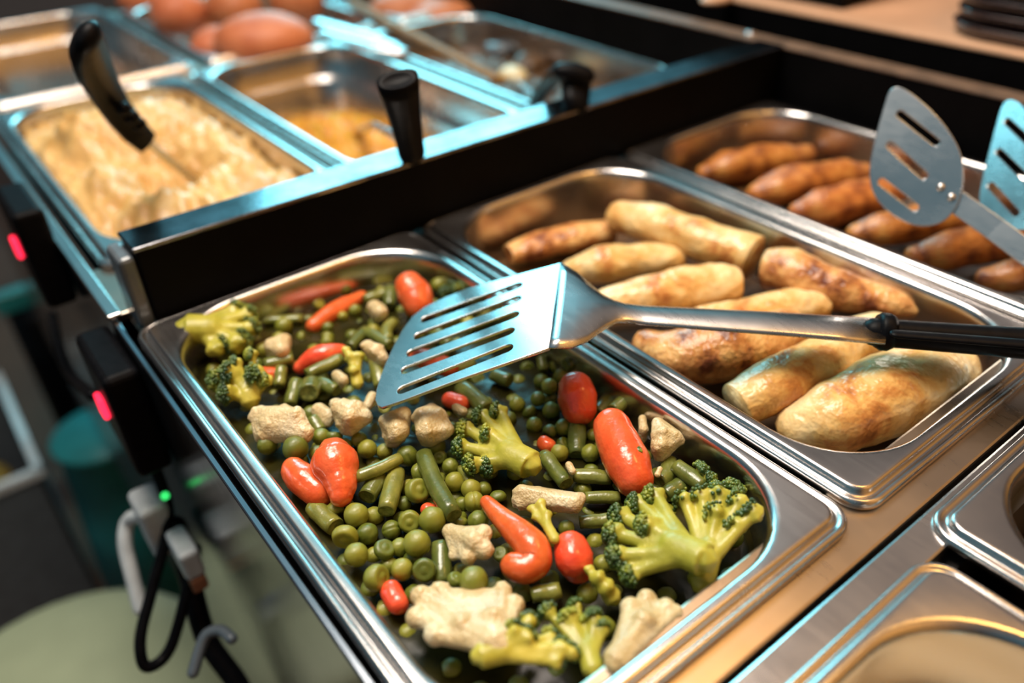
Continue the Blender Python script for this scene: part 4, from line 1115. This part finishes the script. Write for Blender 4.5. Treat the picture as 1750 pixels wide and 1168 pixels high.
cable('power_cable', [(205, 712, .47), (250, 770, .50), (288, 880, .51), (262, 1000, .50), (240, 1090, .49), (250, 1140, .49), (290, 1110, .50), (322, 1000, .50), (335, 940, .50)], .0036, MT['plastic'], 'black cable hanging in a long loop beside the counter side')
cable('power_cable', [(300, 900, .52), (322, 980, .52), (352, 1090, .52), (405, 1168, .52), (440, 1240, .52)], .0068, MT['plastic'], 'thick black cable running down to the lower picture edge')
cable('power_cable', [(90, 540, .66), (100, 590, .64), (120, 640, .60), (158, 676, .52)], .0040, MT['plastic'], 'black cable between the two red switches')
cable('grey_cable', [(246, 880, .53), (220, 890, .54), (214, 930, .54), (226, 985, .54), (240, 1040, .54)], .0048, MT['white_plastic'], 'pale grey cable bent over beside the white plug')
cable('grey_cable', [(330, 1150, .47), (350, 1090, .475), (376, 1078, .475), (396, 1092, .47)], .0034, MT['grey_plastic'], 'dark grey cable lying along the foot of the counter side')
q = CAM + ray(262, 890) * .52
e = empty('wall_plug', q, 'white power plug with a green light hanging beside the counter', 'plug')
mb = MB(); mb.box(q.x - .008, q.x + .010, q.y - .016, q.y + .012, q.z - .020, q.z + .022); pb = child(mb, 'plug_body', MT['white_plastic'], e, False, .004)
q2 = CAM + ray(282, 848) * .49; mb = MB(); mb.sphere(q2, .0026, 2); child(mb, 'pilot_light', MT['green_lamp'], pb, True, 0, 'green pilot light')
q = CAM + ray(325, 965) * .50
e = empty('cable_connector', q, 'white and copper cable connector below the white plug', 'connector')
mb = MB(); mb.box(q.x - .006, q.x + .006, q.y - .012, q.y + .016, q.z - .002, q.z + .020); child(mb, 'connector_body', MT['white_plastic'], e, False, .003)
mb = MB(); mb.box(q.x - .005, q.x + .005, q.y - .012, q.y + .012, q.z - .014, q.z - .0025); child(mb, 'copper_sleeve', plain('copper', (.5, .22, .12), .4, .3), e, False, .002)
q = P(14, 517, -.52)
e = empty('night_lamp', (q.x, q.y, -.88), 'small amber lamp glowing in the dark at the left picture edge', 'lamp')
mb = MB(); mb.sphere(q, .018, 3); child(mb, 'bulb', MT['amber_lamp'], e)
mb = MB(); mb.sweep([(q.x, q.y, -.88), (q.x, q.y, -.535)], .012, 12, 'flat', 'flat'); child(mb, 'stand', MT['plastic'], e)
q = P(36, 488, -.46)
e = empty('cleaning_bottle', (q.x, q.y, -.88), 'dark bottle with a teal cap standing in the dark behind the amber lamp', 'bottle')
mb = MB(); mb.sweep([(q.x, q.y, -.88), (q.x, q.y, -.52), (q.x, q.y, -.50)], [.040, .040, .026], 18, 'flat', 'flat'); child(mb, 'bottle_body', MT['plastic'], e)
mb = MB(); mb.box(q.x - .050, q.x + .026, q.y - .014, q.y + .014, -.499, -.462); child(mb, 'spray_cap', MT['teal'], e, False, .006)
